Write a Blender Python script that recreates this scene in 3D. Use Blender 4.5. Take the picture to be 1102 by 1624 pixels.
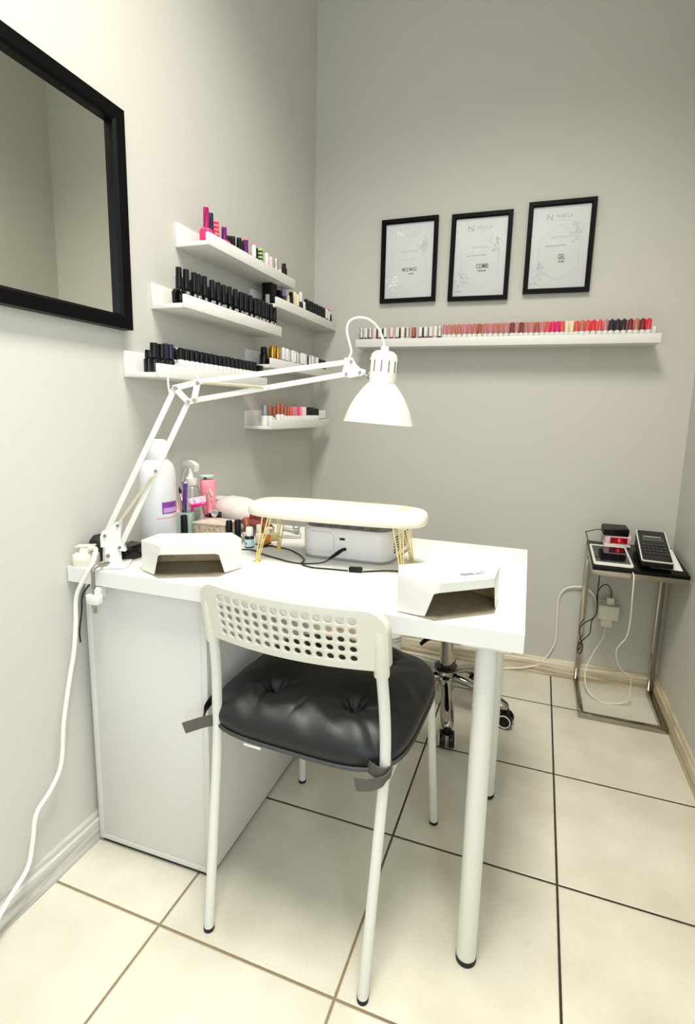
import bpy, bmesh, math, random
from mathutils import Vector, Matrix
for o in list(bpy.data.objects): bpy.data.objects.remove(o)
S = bpy.context.scene
COL = S.collection
PI = math.pi

# ------------------------------------------------------------------ camera
yaw, pitch, roll, FPX = -.3231, -.1573, .0262, 813.85
CAM = Vector((1.0177, -.8774, 1.125))
fwd = Vector((math.sin(yaw)*math.cos(pitch), math.cos(yaw)*math.cos(pitch), math.sin(pitch)))
rt0 = Vector((math.cos(yaw), -math.sin(yaw), 0)); up0 = rt0.cross(fwd)
rt = rt0*math.cos(roll)+up0*math.sin(roll); up = up0*math.cos(roll)-rt0*math.sin(roll)
cd = bpy.data.cameras.new('camera'); cam = bpy.data.objects.new('camera', cd); COL.objects.link(cam)
cam.matrix_world = Matrix(((rt.x, up.x, -fwd.x, CAM.x), (rt.y, up.y, -fwd.y, CAM.y), (rt.z, up.z, -fwd.z, CAM.z), (0, 0, 0, 1)))
cd.sensor_fit = 'VERTICAL'; cd.sensor_height = 24.0; cd.lens = FPX/1624*24.0
cd.shift_x = -22.6/1624; cd.shift_y = -30.5/1624
cd.clip_start = .02
S.camera = cam

# ------------------------------------------------------------------ world, lights, exposure
w = bpy.data.worlds.new('world'); S.world = w; w.use_nodes = True
w.node_tree.nodes['Background'].inputs[0].default_value = (.75, .85, 1, 1)
w.node_tree.nodes['Background'].inputs[1].default_value = .3
def area(name, loc, rot, sx, sy, power, col):
    l = bpy.data.lights.new(name, 'AREA'); l.shape = 'RECTANGLE'; l.size = sx; l.size_y = sy
    l.energy = power; l.color = col
    o = bpy.data.objects.new(name, l); o.location = loc; o.rotation_euler = rot; COL.objects.link(o); return o
area('ceiling_panel_light', (.86, -.34, 2.985), (0, 0, 0), .50, .9, 20.5, (1, .952, .87)).data.spread = math.radians(131)
area('window_daylight', (1.53, -1.55, 1.40), (0, PI/2, 0), 1.5, .95, 15, (.70, .84, 1))
S.view_settings.view_transform = 'Standard'; S.view_settings.look = 'None'
S.view_settings.gamma = 1; S.view_settings.use_curve_mapping = False
S.view_settings.exposure = 1.1

# ------------------------------------------------------------------ materials
def s2l(c): return tuple((x/12.92 if x <= .04045 else ((x+.055)/1.055)**2.4) for x in c)
MATS = {}
def mat(name, rgb, rough=.5, metal=0., emit=0, alpha=1, trans=0, coat=0, bump=0, bscale=200, spec=.5, noise=0, nscale=30):
    if name in MATS: return MATS[name]
    m = bpy.data.materials.new(name); m.use_nodes = True; nt = m.node_tree; b = nt.nodes['Principled BSDF']
    c = (*s2l([v/255 for v in rgb]), 1)
    b.inputs['Base Color'].default_value = c; b.inputs['Roughness'].default_value = rough
    b.inputs['Metallic'].default_value = metal; b.inputs['Transmission Weight'].default_value = trans
    b.inputs['Coat Weight'].default_value = coat; b.inputs['Specular IOR Level'].default_value = spec
    b.inputs['Alpha'].default_value = alpha
    if emit: b.inputs['Emission Color'].default_value = c; b.inputs['Emission Strength'].default_value = emit
    if bump or noise:
        tc = nt.nodes.new('ShaderNodeTexCoord'); n = nt.nodes.new('ShaderNodeTexNoise')
        nt.links.new(tc.outputs['Object'], n.inputs['Vector'])
        if bump:
            n.inputs['Scale'].default_value = bscale
            bp = nt.nodes.new('ShaderNodeBump'); bp.inputs['Strength'].default_value = bump; bp.inputs['Distance'].default_value = .001
            nt.links.new(n.outputs[0], bp.inputs['Height']); nt.links.new(bp.outputs[0], b.inputs['Normal'])
        if noise:
            n2 = nt.nodes.new('ShaderNodeTexNoise'); n2.inputs['Scale'].default_value = nscale; n2.inputs['Detail'].default_value = 6
            nt.links.new(tc.outputs['Object'], n2.inputs['Vector'])
            mx = nt.nodes.new('ShaderNodeMix'); mx.data_type = 'RGBA'
            mx.inputs[6].default_value = tuple(v*(1-noise) for v in c[:3])+(1,); mx.inputs[7].default_value = tuple(min(1, v*(1+noise)) for v in c[:3])+(1,)
            nt.links.new(n2.outputs[0], mx.inputs[0]); nt.links.new(mx.outputs[2], b.inputs['Base Color'])
    MATS[name] = m; return m

wall_paint = mat('wall_paint', (201, 199, 190), .6, bump=.25, bscale=300)
ceil_paint = mat('ceiling_paint', (225, 225, 220), .8, bump=.2)
WHITE = mat('white_laminate', (228, 227, 222), .35)
SHELFW = mat('white_shelf_foil', (228, 226, 220), .4)
CABW = mat('cabinet_foil', (218, 216, 210), .42)
WMET = mat('white_painted_metal', (224, 223, 214), .35)
WPL = mat('white_plastic', (226, 224, 215), .38)
CREAMPL = mat('ivory_plastic', (222, 218, 200), .4)
BLK = mat('black_plastic', (8, 8, 9), .35, spec=.3)
BLKG = mat('black_gloss', (4, 4, 6), .15, spec=.4)
BLKF = mat('black_frame_foil', (5, 5, 6), .4, spec=.12)
RUB = mat('black_rubber', (16, 16, 17), .7)
CHROME = mat('chrome', (175, 172, 166), .08, 1)
CHROME2 = mat('dull_chrome', (168, 162, 150), .13, 1)
STEEL = mat('brushed_steel', (165, 160, 150), .28, 1)
GOLD = mat('gold_wire', (238, 218, 138), .3, .8)
CABLEW = mat('white_cable', (235, 232, 222), .45)
CABLEB = mat('black_cable', (14, 14, 16), .5)
PAPER = mat('certificate_paper', (241, 241, 238), .6)
GREYT = mat('pale_grey_ink', (196, 198, 200), .6)
PALEINK = mat('faint_grey_ink', (219, 222, 224), .5)
DARKT = mat('dark_ink', (45, 45, 48), .6)
FOIL = mat('silver_foil', (240, 240, 235), .12, 1)
MIRROR = mat('mirror_silver', (235, 238, 230), .015, 1)

def glassmat(name, rgb=(255, 255, 255), rough=.02):
    return mat(name, rgb, rough, trans=1)
GLASS = None
def thin_glass():
    m = bpy.data.materials.new('picture_glass'); m.use_nodes = True; nt = m.node_tree; nt.nodes.clear()
    out = nt.nodes.new('ShaderNodeOutputMaterial'); mix = nt.nodes.new('ShaderNodeMixShader')
    t = nt.nodes.new('ShaderNodeBsdfTransparent'); g = nt.nodes.new('ShaderNodeBsdfGlossy'); g.inputs['Roughness'].default_value = .02
    f = nt.nodes.new('ShaderNodeFresnel'); f.inputs['IOR'].default_value = 1.5
    nt.links.new(f.outputs[0], mix.inputs[0]); nt.links.new(t.outputs[0], mix.inputs[1]); nt.links.new(g.outputs[0], mix.inputs[2])
    nt.links.new(mix.outputs[0], out.inputs[0]); return m
PGLASS = thin_glass()

def floor_mat():
    m = bpy.data.materials.new('cream_floor_tiles'); m.use_nodes = True; nt = m.node_tree; b = nt.nodes['Principled BSDF']; L = nt.links.new
    N = nt.nodes.new
    tc = N('ShaderNodeTexCoord'); mp = N('ShaderNodeMapping'); mp.vector_type = 'TEXTURE'
    mp.inputs['Location'].default_value = (.7324, .3139, 0); mp.inputs['Rotation'].default_value = (0, 0, -.0081); mp.inputs['Scale'].default_value = (.4146,)*3
    L(tc.outputs['Object'], mp.inputs['Vector'])
    sp = N('ShaderNodeSeparateXYZ'); L(mp.outputs[0], sp.inputs[0])
    def M(op, a, b_=None):
        n = N('ShaderNodeMath'); n.operation = op
        for i, v in enumerate((a, b_)):
            if v is None: continue
            if isinstance(v, (int, float)): n.inputs[i].default_value = v
            else: L(v, n.inputs[i])
        return n.outputs[0]
    def dist(o): return M('ABSOLUTE', M('SUBTRACT', M('FRACT', M('ADD', o, .5)), .5))
    d = M('MINIMUM', dist(sp.outputs[0]), dist(sp.outputs[1]))
    nz = N('ShaderNodeTexNoise'); nz.inputs['Scale'].default_value = 60; L(tc.outputs['Object'], nz.inputs['Vector'])
    dd = M('ADD', d, M('MULTIPLY', M('SUBTRACT', nz.outputs[0], .5), .002))
    g = M('LESS_THAN', dd, .0066)
    sh = N('ShaderNodeMapRange'); L(d, sh.inputs[0]); sh.inputs[1].default_value = .004; sh.inputs[2].default_value = .012
    # tile body
    n1 = N('ShaderNodeTexNoise'); n1.inputs['Scale'].default_value = 5; n1.inputs['Detail'].default_value = 8; L(tc.outputs['Object'], n1.inputs['Vector'])
    r1 = N('ShaderNodeValToRGB'); r1.color_ramp.elements[0].position = .3; r1.color_ramp.elements[1].position = .7
    r1.color_ramp.elements[0].color = (*s2l((.80, .78, .71)), 1); r1.color_ramp.elements[1].color = (*s2l((.88, .865, .80)), 1)
    L(n1.outputs[0], r1.inputs[0])
    n3 = N('ShaderNodeTexNoise'); n3.inputs['Scale'].default_value = 150; n3.inputs['Detail'].default_value = 3; L(tc.outputs['Object'], n3.inputs['Vector'])
    mm = N('ShaderNodeMix'); mm.data_type = 'RGBA'; mm.blend_type = 'MULTIPLY'; mm.inputs[0].default_value = .12
    L(r1.outputs[0], mm.inputs[6]); L(n3.outputs[0], mm.inputs[7])
    # grout: tan in places, dark brown elsewhere
    n2 = N('ShaderNodeTexNoise'); n2.inputs['Scale'].default_value = 1.3; L(tc.outputs['Object'], n2.inputs['Vector'])
    sx = N('ShaderNodeSeparateXYZ'); L(tc.outputs['Object'], sx.inputs[0])
    gr = N('ShaderNodeMapRange'); gr.inputs[1].default_value = .0; gr.inputs[2].default_value = .35
    L(M('ADD', sx.outputs[1], M('MULTIPLY', M('SUBTRACT', n2.outputs[0], .5), .2)), gr.inputs[0])
    gx = N('ShaderNodeMapRange'); gx.inputs[1].default_value = .75; gx.inputs[2].default_value = 1.1; L(sx.outputs[0], gx.inputs[0])
    gc = N('ShaderNodeMix'); gc.data_type = 'RGBA'; gc.inputs[6].default_value = (*s2l((.54, .47, .36)), 1); gc.inputs[7].default_value = (*s2l((.20, .15, .11)), 1)
    L(M('MAXIMUM', gr.outputs[0], gx.outputs[0]), gc.inputs[0])
    mx = N('ShaderNodeMix'); mx.data_type = 'RGBA'; L(g, mx.inputs[0]); L(mm.outputs[2], mx.inputs[6]); L(gc.outputs[2], mx.inputs[7])
    L(mx.outputs[2], b.inputs['Base Color'])
    ro = N('ShaderNodeMapRange'); ro.inputs[3].default_value = .36; ro.inputs[4].default_value = .9; L(g, ro.inputs[0]); L(ro.outputs[0], b.inputs['Roughness'])
    bp = N('ShaderNodeBump'); bp.inputs['Distance'].default_value = .003; bp.inputs['Strength'].default_value = .6; L(sh.outputs[0], bp.inputs['Height']); L(bp.outputs[0], b.inputs['Normal'])
    return m
def wood_mat(name, axis, lo, hi):
    m = bpy.data.materials.new(name); m.use_nodes = True; nt = m.node_tree; b = nt.nodes['Principled BSDF']; L = nt.links.new; N = nt.nodes.new
    tc = N('ShaderNodeTexCoord'); mp = N('ShaderNodeMapping'); s = [9, 9, 30]; s[axis] = 2.4; mp.inputs['Scale'].default_value = s
    L(tc.outputs['Object'], mp.inputs[0]); n = N('ShaderNodeTexNoise'); n.inputs['Scale'].default_value = 1.2; n.inputs['Detail'].default_value = 5; n.inputs['Distortion'].default_value = 1.2
    L(mp.outputs[0], n.inputs['Vector']); r = N('ShaderNodeValToRGB')
    r.color_ramp.elements[0].position = .35; r.color_ramp.elements[1].position = .58
    r.color_ramp.elements[0].color = (*s2l(lo), 1); r.color_ramp.elements[1].color = (*s2l(hi), 1)
    L(n.outputs[0], r.inputs[0]); L(r.outputs[0], b.inputs['Base Color']); b.inputs['Roughness'].default_value = .5
    return m

# ------------------------------------------------------------------ mesh helpers
class MB:
    def __init__(s): s.bm = bmesh.new()
    def box(s, x0, x1, y0, y1, z0, z1, bev=0, M=None, seg=2):
        r = bmesh.ops.create_cube(s.bm, size=1); vs = r['verts']
        bmesh.ops.scale(s.bm, vec=(x1-x0, y1-y0, z1-z0), verts=vs)
        bmesh.ops.translate(s.bm, vec=((x0+x1)/2, (y0+y1)/2, (z0+z1)/2), verts=vs)
        if bev:
            es = list({e for v in vs for e in v.link_edges})
            g = bmesh.ops.bevel(s.bm, geom=es, offset=bev, segments=seg, affect='EDGES', profile=.5)
            vs = list({v for f in g['faces'] for v in f.verts} | {v for v in vs if v.is_valid})
        if M is not None: bmesh.ops.transform(s.bm, matrix=M, verts=vs)
        return s
    def lathe(s, prof, seg=24, M=None, cap=True):
        rings = []
        for r, z in prof:
            if r < 1e-6: rings.append([s.bm.verts.new((0, 0, z))])
            else: rings.append([s.bm.verts.new((r*math.cos(2*PI*i/seg), r*math.sin(2*PI*i/seg), z)) for i in range(seg)])
        for a, b in zip(rings, rings[1:]):
            for i in range(seg):
                j = (i+1) % seg
                if len(a) == 1 and len(b) == 1: continue
                if len(a) == 1: s.bm.faces.new((a[0], b[j], b[i]))
                elif len(b) == 1: s.bm.faces.new((a[i], a[j], b[0]))
                else: s.bm.faces.new((a[i], a[j], b[j], b[i]))
        if cap:
            if len(rings[0]) > 1: s.bm.faces.new(rings[0][::-1])
            if len(rings[-1]) > 1: s.bm.faces.new(rings[-1])
        vs = [v for r in rings for v in r]
        if M is not None: bmesh.ops.transform(s.bm, matrix=M, verts=vs)
        return s
    def tube(s, pts, r, seg=10, closed=False, smooth=0, flat=None):
        P = [Vector(p) for p in pts]
        if smooth:
            if isinstance(r, (list, tuple)):
                q = len(P)-1; r = [r[min(i//smooth, q)]+(r[min(i//smooth+1, q)]-r[min(i//smooth, q)])*((i % smooth)/smooth) for i in range(q*smooth+1)]
            P = catmull(P, smooth, closed)
        n = len(P); rings = []
        T = []
        for i in range(n):
            a = P[(i-1) % n] if (closed or i > 0) else P[i]; b = P[(i+1) % n] if (closed or i < n-1) else P[i]
            t = (b-a); T.append(t.normalized() if t.length > 1e-9 else Vector((0, 0, 1)))
        ref = Vector((0, 0, 1)) if abs(T[0].z) < .9 else Vector((1, 0, 0))
        nrm = (ref-T[0]*ref.dot(T[0])).normalized()
        for i in range(n):
            nrm = (nrm-T[i]*nrm.dot(T[i])).normalized(); bn = T[i].cross(nrm)
            rr = r[i] if isinstance(r, (list, tuple)) else r
            rw = rr*(flat or 1)
            rings.append([s.bm.verts.new(P[i]+nrm*rw*math.cos(2*PI*k/seg)+bn*rr*math.sin(2*PI*k/seg)) for k in range(seg)])
        m = n if closed else n-1
        for i in range(m):
            a, b = rings[i], rings[(i+1) % n]
            for k in range(seg):
                j = (k+1) % seg; s.bm.faces.new((a[k], a[j], b[j], b[k]))
        if not closed: s.bm.faces.new(rings[0][::-1]); s.bm.faces.new(rings[-1])
        return s
    def prism(s, poly, z0, z1, M=None):
        a = [s.bm.verts.new((x, y, z0)) for x, y in poly]; b = [s.bm.verts.new((x, y, z1)) for x, y in poly]
        n = len(poly); s.bm.faces.new(a[::-1]); s.bm.faces.new(b)
        for i in range(n): s.bm.faces.new((a[i], a[(i+1) % n], b[(i+1) % n], b[i]))
        if M is not None: bmesh.ops.transform(s.bm, matrix=M, verts=a+b)
        return s
    def faces(s, verts, faces):
        v = [s.bm.verts.new(p) for p in verts]
        for f in faces: s.bm.faces.new([v[i] for i in f])
        return s
    def build(s, name, m, parent=None, smooth=35, loc=None, rot=None):
        bmesh.ops.recalc_face_normals(s.bm, faces=s.bm.faces[:])
        me = bpy.data.meshes.new(name); s.bm.to_mesh(me); s.bm.free()
        ms = m if isinstance(m, (list, tuple)) else [m]
        for x in ms: me.materials.append(x)
        if smooth:
            for p in me.polygons: p.use_smooth = True
            try: me.set_sharp_from_angle(angle=math.radians(smooth))
            except Exception: pass
        o = bpy.data.objects.new(name, me); COL.objects.link(o)
        if parent is not None: o.parent = parent
        if loc: o.location = loc
        if rot: o.rotation_euler = rot
        return o
def catmull(P, k, closed=False):
    out = []; n = len(P)
    for i in range(n if closed else n-1):
        p0 = P[(i-1) % n] if closed or i > 0 else P[0]*2-P[1]
        p1 = P[i]; p2 = P[(i+1) % n]
        p3 = P[(i+2) % n] if closed or i < n-2 else P[-1]*2-P[-2]
        for j in range(k):
            t = j/k
            out.append(.5*((2*p1)+(-p0+p2)*t+(2*p0-5*p1+4*p2-p3)*t*t+(-p0+3*p1-3*p2+p3)*t**3))
    if not closed: out.append(P[-1].copy())
    return out
def rrect(w, d, r, n=6):
    pts = []
    for cx, cy, a0 in ((w/2-r, d/2-r, 0), (-w/2+r, d/2-r, 90), (-w/2+r, -d/2+r, 180), (w/2-r, -d/2+r, 270)):
        for i in range(n+1):
            a = math.radians(a0+90*i/n); pts.append((cx+r*math.cos(a), cy+r*math.sin(a)))
    return pts
def layered(mb, polys_z):
    """stack of same-count outlines -> closed solid"""
    rings = [[mb.bm.verts.new((x, y, z)) for x, y in poly] for poly, z in polys_z]
    n = len(rings[0])
    for a, b in zip(rings, rings[1:]):
        for i in range(n): mb.bm.faces.new((a[i], a[(i+1) % n], b[(i+1) % n], b[i]))
    mb.bm.faces.new(rings[0][::-1]); mb.bm.faces.new(rings[-1]); return mb
def tag(o, label=None, cat=None, group=None, kind=None):
    if label: o['label'] = label
    if cat: o['category'] = cat
    if group: o['group'] = group
    if kind: o['kind'] = kind
    return o
def thing(name, label, cat, loc=(0, 0, 0), rz=0, group=None, rx=0):
    o = bpy.data.objects.new(name, None); o.empty_display_size = .05; COL.objects.link(o)
    o.location = loc; o.rotation_euler = (rx, 0, rz); tag(o, label, cat, group); return o
def T(x, y, z): return Matrix.Translation((x, y, z))
def R(a, ax): return Matrix.Rotation(math.radians(a), 4, ax)
def text(name, body, size, m, parent, M, bold=0, ext=.0002, align='CENTER', shear=0, space=1):
    c = bpy.data.curves.new(name, 'FONT'); c.body = body; c.size = size; c.align_x = align; c.align_y = 'CENTER'; c.extrude = ext
    c.offset = bold; c.shear = shear; c.space_character = space; c.resolution_u = 3
    tmp = bpy.data.objects.new(name+'_src', c); COL.objects.link(tmp)
    dg = bpy.context.evaluated_depsgraph_get(); me = bpy.data.meshes.new_from_object(tmp.evaluated_get(dg))
    bpy.data.objects.remove(tmp); bpy.data.curves.remove(c)
    me.name = name; me.materials.clear(); me.materials.append(m); me.transform(M)
    o = bpy.data.objects.new(name, me); COL.objects.link(o); o.parent = parent; return o
def struct(o): o['kind'] = 'structure'; return o

# ------------------------------------------------------------------ room
RX, BY, FY, CH = 1.565, 1.398, -2.4, 3.0
WT = .1
struct(MB().box(-WT, RX+WT, FY-WT, BY+WT, -.08, 0).build('floor', floor_mat(), smooth=0))
struct(MB().box(-WT, RX+WT, FY-WT, BY+WT, CH, CH+.08).build('ceiling', ceil_paint, smooth=0))
struct(MB().box(-WT, 0, FY-WT, BY+WT, 0, CH).build('wall_left', wall_paint, smooth=0))
struct(MB().box(0, RX, BY, BY+WT, 0, CH).build('wall_back', wall_paint, smooth=0))
struct(MB().box(0, RX, FY-WT, FY, 0, CH).build('wall_front', wall_paint, smooth=0))
# window in the right wall, behind the viewer
mb = MB(); mb.box(RX, RX+WT, FY-WT, -2.10, 0, CH).box(RX, RX+WT, -1.0, BY+WT, 0, CH).box(RX, RX+WT, -2.10, -1.0, 0, .60).box(RX, RX+WT, -2.10, -1.0, 2.2, CH)
struct(mb.build('wall_right', wall_paint, smooth=0))
win = bpy.data.objects.new('window_1', None); COL.objects.link(win); win.location = (RX, -1.55, .60); struct(win)
mb = MB(); mb.box(.03, .08, -.55, -.50, 0, 1.6).box(.03, .08, .50, .55, 0, 1.6).box(.03, .08, -.50, .50, 0, .05).box(.03, .08, -.50, .50, 1.55, 1.6)
mb.build('window_frame', WHITE, win, smooth=0)
MB().box(.052, .058, -.50, .50, .05, 1.55).build('window_pane', PGLASS, win, smooth=0)
bw = wood_mat('baseboard_wood_x', 0, (.70, .64, .52), (.90, .86, .77))
bwy = wood_mat('baseboard_wood_y', 1, (.62, .60, .57), (.84, .83, .80))
bwr = wood_mat('baseboard_wood_r', 1, (.64, .57, .45), (.80, .75, .64))
def skirt(name, pts, m, axis):
    # profile (depth, z)
    prof = [(0, 0), (.016, 0), (.016, .06), (.012, .066), (.010, .0755), (0, .0755)]
    mb = MB()
    a, b = pts
    if axis == 'y': # on left/right wall; sgn
        x, s = a[2], a[3]
        va = [(x+s*d, a[0], z) for d, z in prof]; vb = [(x+s*d, b[0], z) for d, z in prof]
    else:
        y = a[2]; va = [(a[0], y-d, z) for d, z in prof]; vb = [(b[0], y-d, z) for d, z in prof]
    n = len(prof); mb.faces(va+vb, [tuple(range(n))[::-1], tuple(range(n, 2*n))]+[(i, (i+1) % n, n+(i+1) % n, n+i) for i in range(n)])
    return struct(mb.build(name, m, smooth=0))
skirt('baseboard_left', ((FY, 0, 0, 1), (BY, 0, 0, 1)), bwy, 'y')
skirt('baseboard_right', ((FY, 0, RX, -1), (BY, 0, RX, -1)), bwr, 'y')
skirt('baseboard_back', ((.016, 0, BY), (RX-.016, 0, BY)), bw, 'x')

t = thing('ceiling_light', 'rectangular flat white panel lamp on the ceiling behind the viewer', 'ceiling light', (.86, -.34, CH))
MB().box(-.30, .30, -.57, .57, -.012, 0, .002).build('frame', WMET, t)

# ------------------------------------------------------------------ mirror
t = thing('wall_mirror', 'large mirror in a wide black frame hanging on the left wall', 'mirror', (0, -.12, 1.565), 0)
def frame4(mb, y0, y1, z0, z1, w, d0, d1, inner=0):
    # mitred frame in the YZ plane, depth along +x
    o = [(y0, z0), (y1, z0), (y1, z1), (y0, z1)]; i = [(y0+w, z0+w), (y1-w, z0+w), (y1-w, z1-w), (y0+w, z1-w)]
    i2 = [(y0+w*.8, z0+w*.8), (y1-w*.8, z0+w*.8), (y1-w*.8, z1-w*.8), (y0+w*.8, z1-w*.8)]
    V = [(d0, *p) for p in o]+[(d1, *p) for p in o]+[(d1, *p) for p in i2]+[(d1-.006, *p) for p in i]+[(d0, *p) for p in i]
    F = []
    for k in range(4):
        j = (k+1) % 4
        for a in range(5):
            b = (a+1) % 5; F.append((a*4+k, a*4+j, b*4+j, b*4+k))
    return mb.faces(V, F)
frame4(MB(), -.366, .334, -.2525, .2525, .034, .001, .03).build('frame', BLKF, t, smooth=0)
MB().box(.008, .012, -.335, .303, -.22, .22).build('mirror_glass', MIRROR, t, smooth=0)

# ------------------------------------------------------------------ certificates
def certificate(name_label, x, z, w, h, words, rot=0, sparkle=False, sub=('MAKE-UP',), tone=BLKF):
    t = thing('certificate_frame', name_label, 'framed certificate', (x, BY-.001, z), 0, 'framed certificates on the back wall')
    t.rotation_euler = (math.radians(-.8), math.radians(rot), 0)
    fw = .0185
    mb = MB(); o = [(-w/2, -h/2), (w/2, -h/2), (w/2, h/2), (-w/2, h/2)]
    i = [(a+(fw if a < 0 else -fw), b+(fw if b < 0 else -fw)) for a, b in o]
    i2 = [(a+(fw*.85 if a < 0 else -fw*.85), b+(fw*.85 if b < 0 else -fw*.85)) for a, b in o]
    V = [(a, 0, b) for a, b in o]+[(a, -.018, b) for a, b in o]+[(a, -.018, b) for a, b in i2]+[(a, -.012, b) for a, b in i]+[(a, 0, b) for a, b in i]
    F = []
    for k in range(4):
        j = (k+1) % 4
        for a in range(5): b = (a+1) % 5; F.append((a*4+k, a*4+j, b*4+j, b*4+k))
    mb.faces(V, F); mb.build('frame', tone, t, smooth=0)
    MB().box(-w/2+fw*.9, w/2-fw*.9, -.006, -.004, -h/2+fw*.9, h/2-fw*.9).build('paper', PAPER, t, smooth=0)
    FR = lambda cx, cz: T(cx, -.0064, cz) @ R(90, 'X')
    text('main_title', words, .021 if len(words) > 5 else .026, DARKT, t, FR(.012 if not sparkle else .004, -.036)@Matrix.Diagonal((.62, 1, 1, 1)), .0001)
    text('subtitle', sub[0], .008, DARKT, t, FR(.012, -.054)@Matrix.Diagonal((.8, 1, 1, 1)), .0002)
    text('heading', 'CERTYFIKAT', .011, GREYT, t, FR(0, .038), 0, space=1.25)
    text('logo', 'N', .034, FOIL if sparkle else GREYT, t, FR(-.042, .112), 0)
    text('logo_text', 'NAILS', .020, FOIL if sparkle else GREYT, t, FR(.012, .115), 0, space=1.2)
    text('logo_text', 'COMPANY', .009, PALEINK, t, FR(.012, .100), 0, space=1.3)
    # hexagon outline
    mb = MB(); hx = [(0, .085), (.075, .03), (.075, -.075), (0, -.125), (-.075, -.075), (-.075, .03)]
    for a, b in zip(hx, hx[1:]+hx[:1]): mb.tube([(a[0], -.0064, a[1]), (b[0], -.0064, b[1])], .0004, 4)
    mb.build('hexagon_line', PALEINK, t)
    # handwriting: small wavy strokes
    rnd = random.Random(int(x*100))
    def scrawl(x0, x1, zc, amp, m, nm):
        mb = MB(); pts = []; xx = x0; k = 0
        while xx < x1:
            pts.append((xx, -.0064, zc+(amp if k % 2 else -amp)*rnd.uniform(.3, 1)+(xx-x0)*.03)); xx += rnd.uniform(.0016, .0034); k += 1
            if rnd.random() < .08 and len(pts) > 3: mb.tube(pts, .0005, 4); pts = []; xx += .004
        if len(pts) > 2: mb.tube(pts, .0005, 4)
        mb.build(nm, m, t)
    scrawl(-.052, .026, .006, .0028, GREYT if sparkle else DARKT, 'handwriting')
    scrawl(-.098, -.070, -.133, .0022, mat('peach_ink', (235, 190, 170), .6) if sparkle else DARKT, 'date_writing')
    # pale floral sprays in two corners
    for cx, cz, sg in ((.062, .055, 1), (-.072, -.085, -1)):
        mb = MB()
        for k in range(34):
            a = rnd.uniform(0, 2*PI); r = rnd.uniform(.004, .032); px = cx+r*math.cos(a)*.8; pz = cz+r*math.sin(a)*1.3
            if abs(px) > w/2-fw-.006: continue
            L = rnd.uniform(.004, .009); b = rnd.uniform(0, PI)
            dx, dz = math.cos(b)*L, math.sin(b)*L; nx, nz = -dz*.3, dx*.3
            mb.faces([(px-dx, -.0066, pz-dz), (px+nx, -.0066, pz+nz), (px+dx, -.0066, pz+dz), (px-nx, -.0066, pz-nz)], [(0, 1, 2, 3)])
        mb.build('floral_print', FOIL if sparkle else PALEINK, t, smooth=0)
    MB().box(-w/2+fw*.95, w/2-fw*.95, -.0105, -.0095, -h/2+fw*.95, h/2-fw*.95).build('glass', PGLASS, t, smooth=0)
    return t
certificate('black framed MISZ MASZ certificate with silver foil flowers, left on back wall', .444, 1.768, .245, .342, 'MISZ MASZ', -.3, True, ('MATTE',))
certificate('black framed COMBI certificate, the middle one on the back wall', .743, 1.7635, .244, .342, 'COMBI', .3, False, ('MANICURE',))
certificate('black framed GEL certificate, nearest the right wall', 1.047, 1.780, .248, .343, 'GEL', .3, False, ('SYSTEM',))

# ------------------------------------------------------------------ picture-ledge shelves
def shelf(label, length, axis, loc):
    # local: x along depth (0 at wall .. .11), y along length; z up
    t = thing('wall_shelf', label, 'shelf', loc, 0 if axis == 'y' else -PI/2, 'white picture ledges')
    D, th = .112, .012
    MB().box(.0005, .010, 0, length, 0, .066, .001).build('back_panel', SHELFW, t)
    MB().box(.010, D-.010, 0.0003, length-.0003, 0, th, .0005).build('bottom_board', SHELFW, t)
    MB().box(D-.010, D, 0, length, 0, .034, .001).build('front_lip', SHELFW, t)
    return t
ZS = dict(s1=1.575, s2=1.386, s3=1.197, s4=1.485, s5=1.270, s6=1.052, bk=1.3985)
shelf('top white shelf on left wall, with magenta and striped polish bottles', .545, 'y', (0, .425, ZS['s1']))
shelf('white shelf on left wall holding tall black-capped bottles beside the mirror', .545, 'y', (0, .317, ZS['s2']))
shelf('white shelf on left wall under the tall black bottles, behind the lamp arm', .55, 'y', (0, .205, ZS['s3']))
shelf('white corner shelf on left wall with black boxes at its near end', .562, 'y', (0, .828, ZS['s4']))
shelf('white corner shelf on left wall with gold and white capped bottles', .545, 'y', (0, .787, ZS['s5']))
shelf('lowest white shelf on left wall near the corner, pink bottles', .56, 'y', (0, .780, ZS['s6']))
shelf('long white shelf on the back wall under the certificates', 1.172, 'x', (.247, BY, ZS['bk']))

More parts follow.
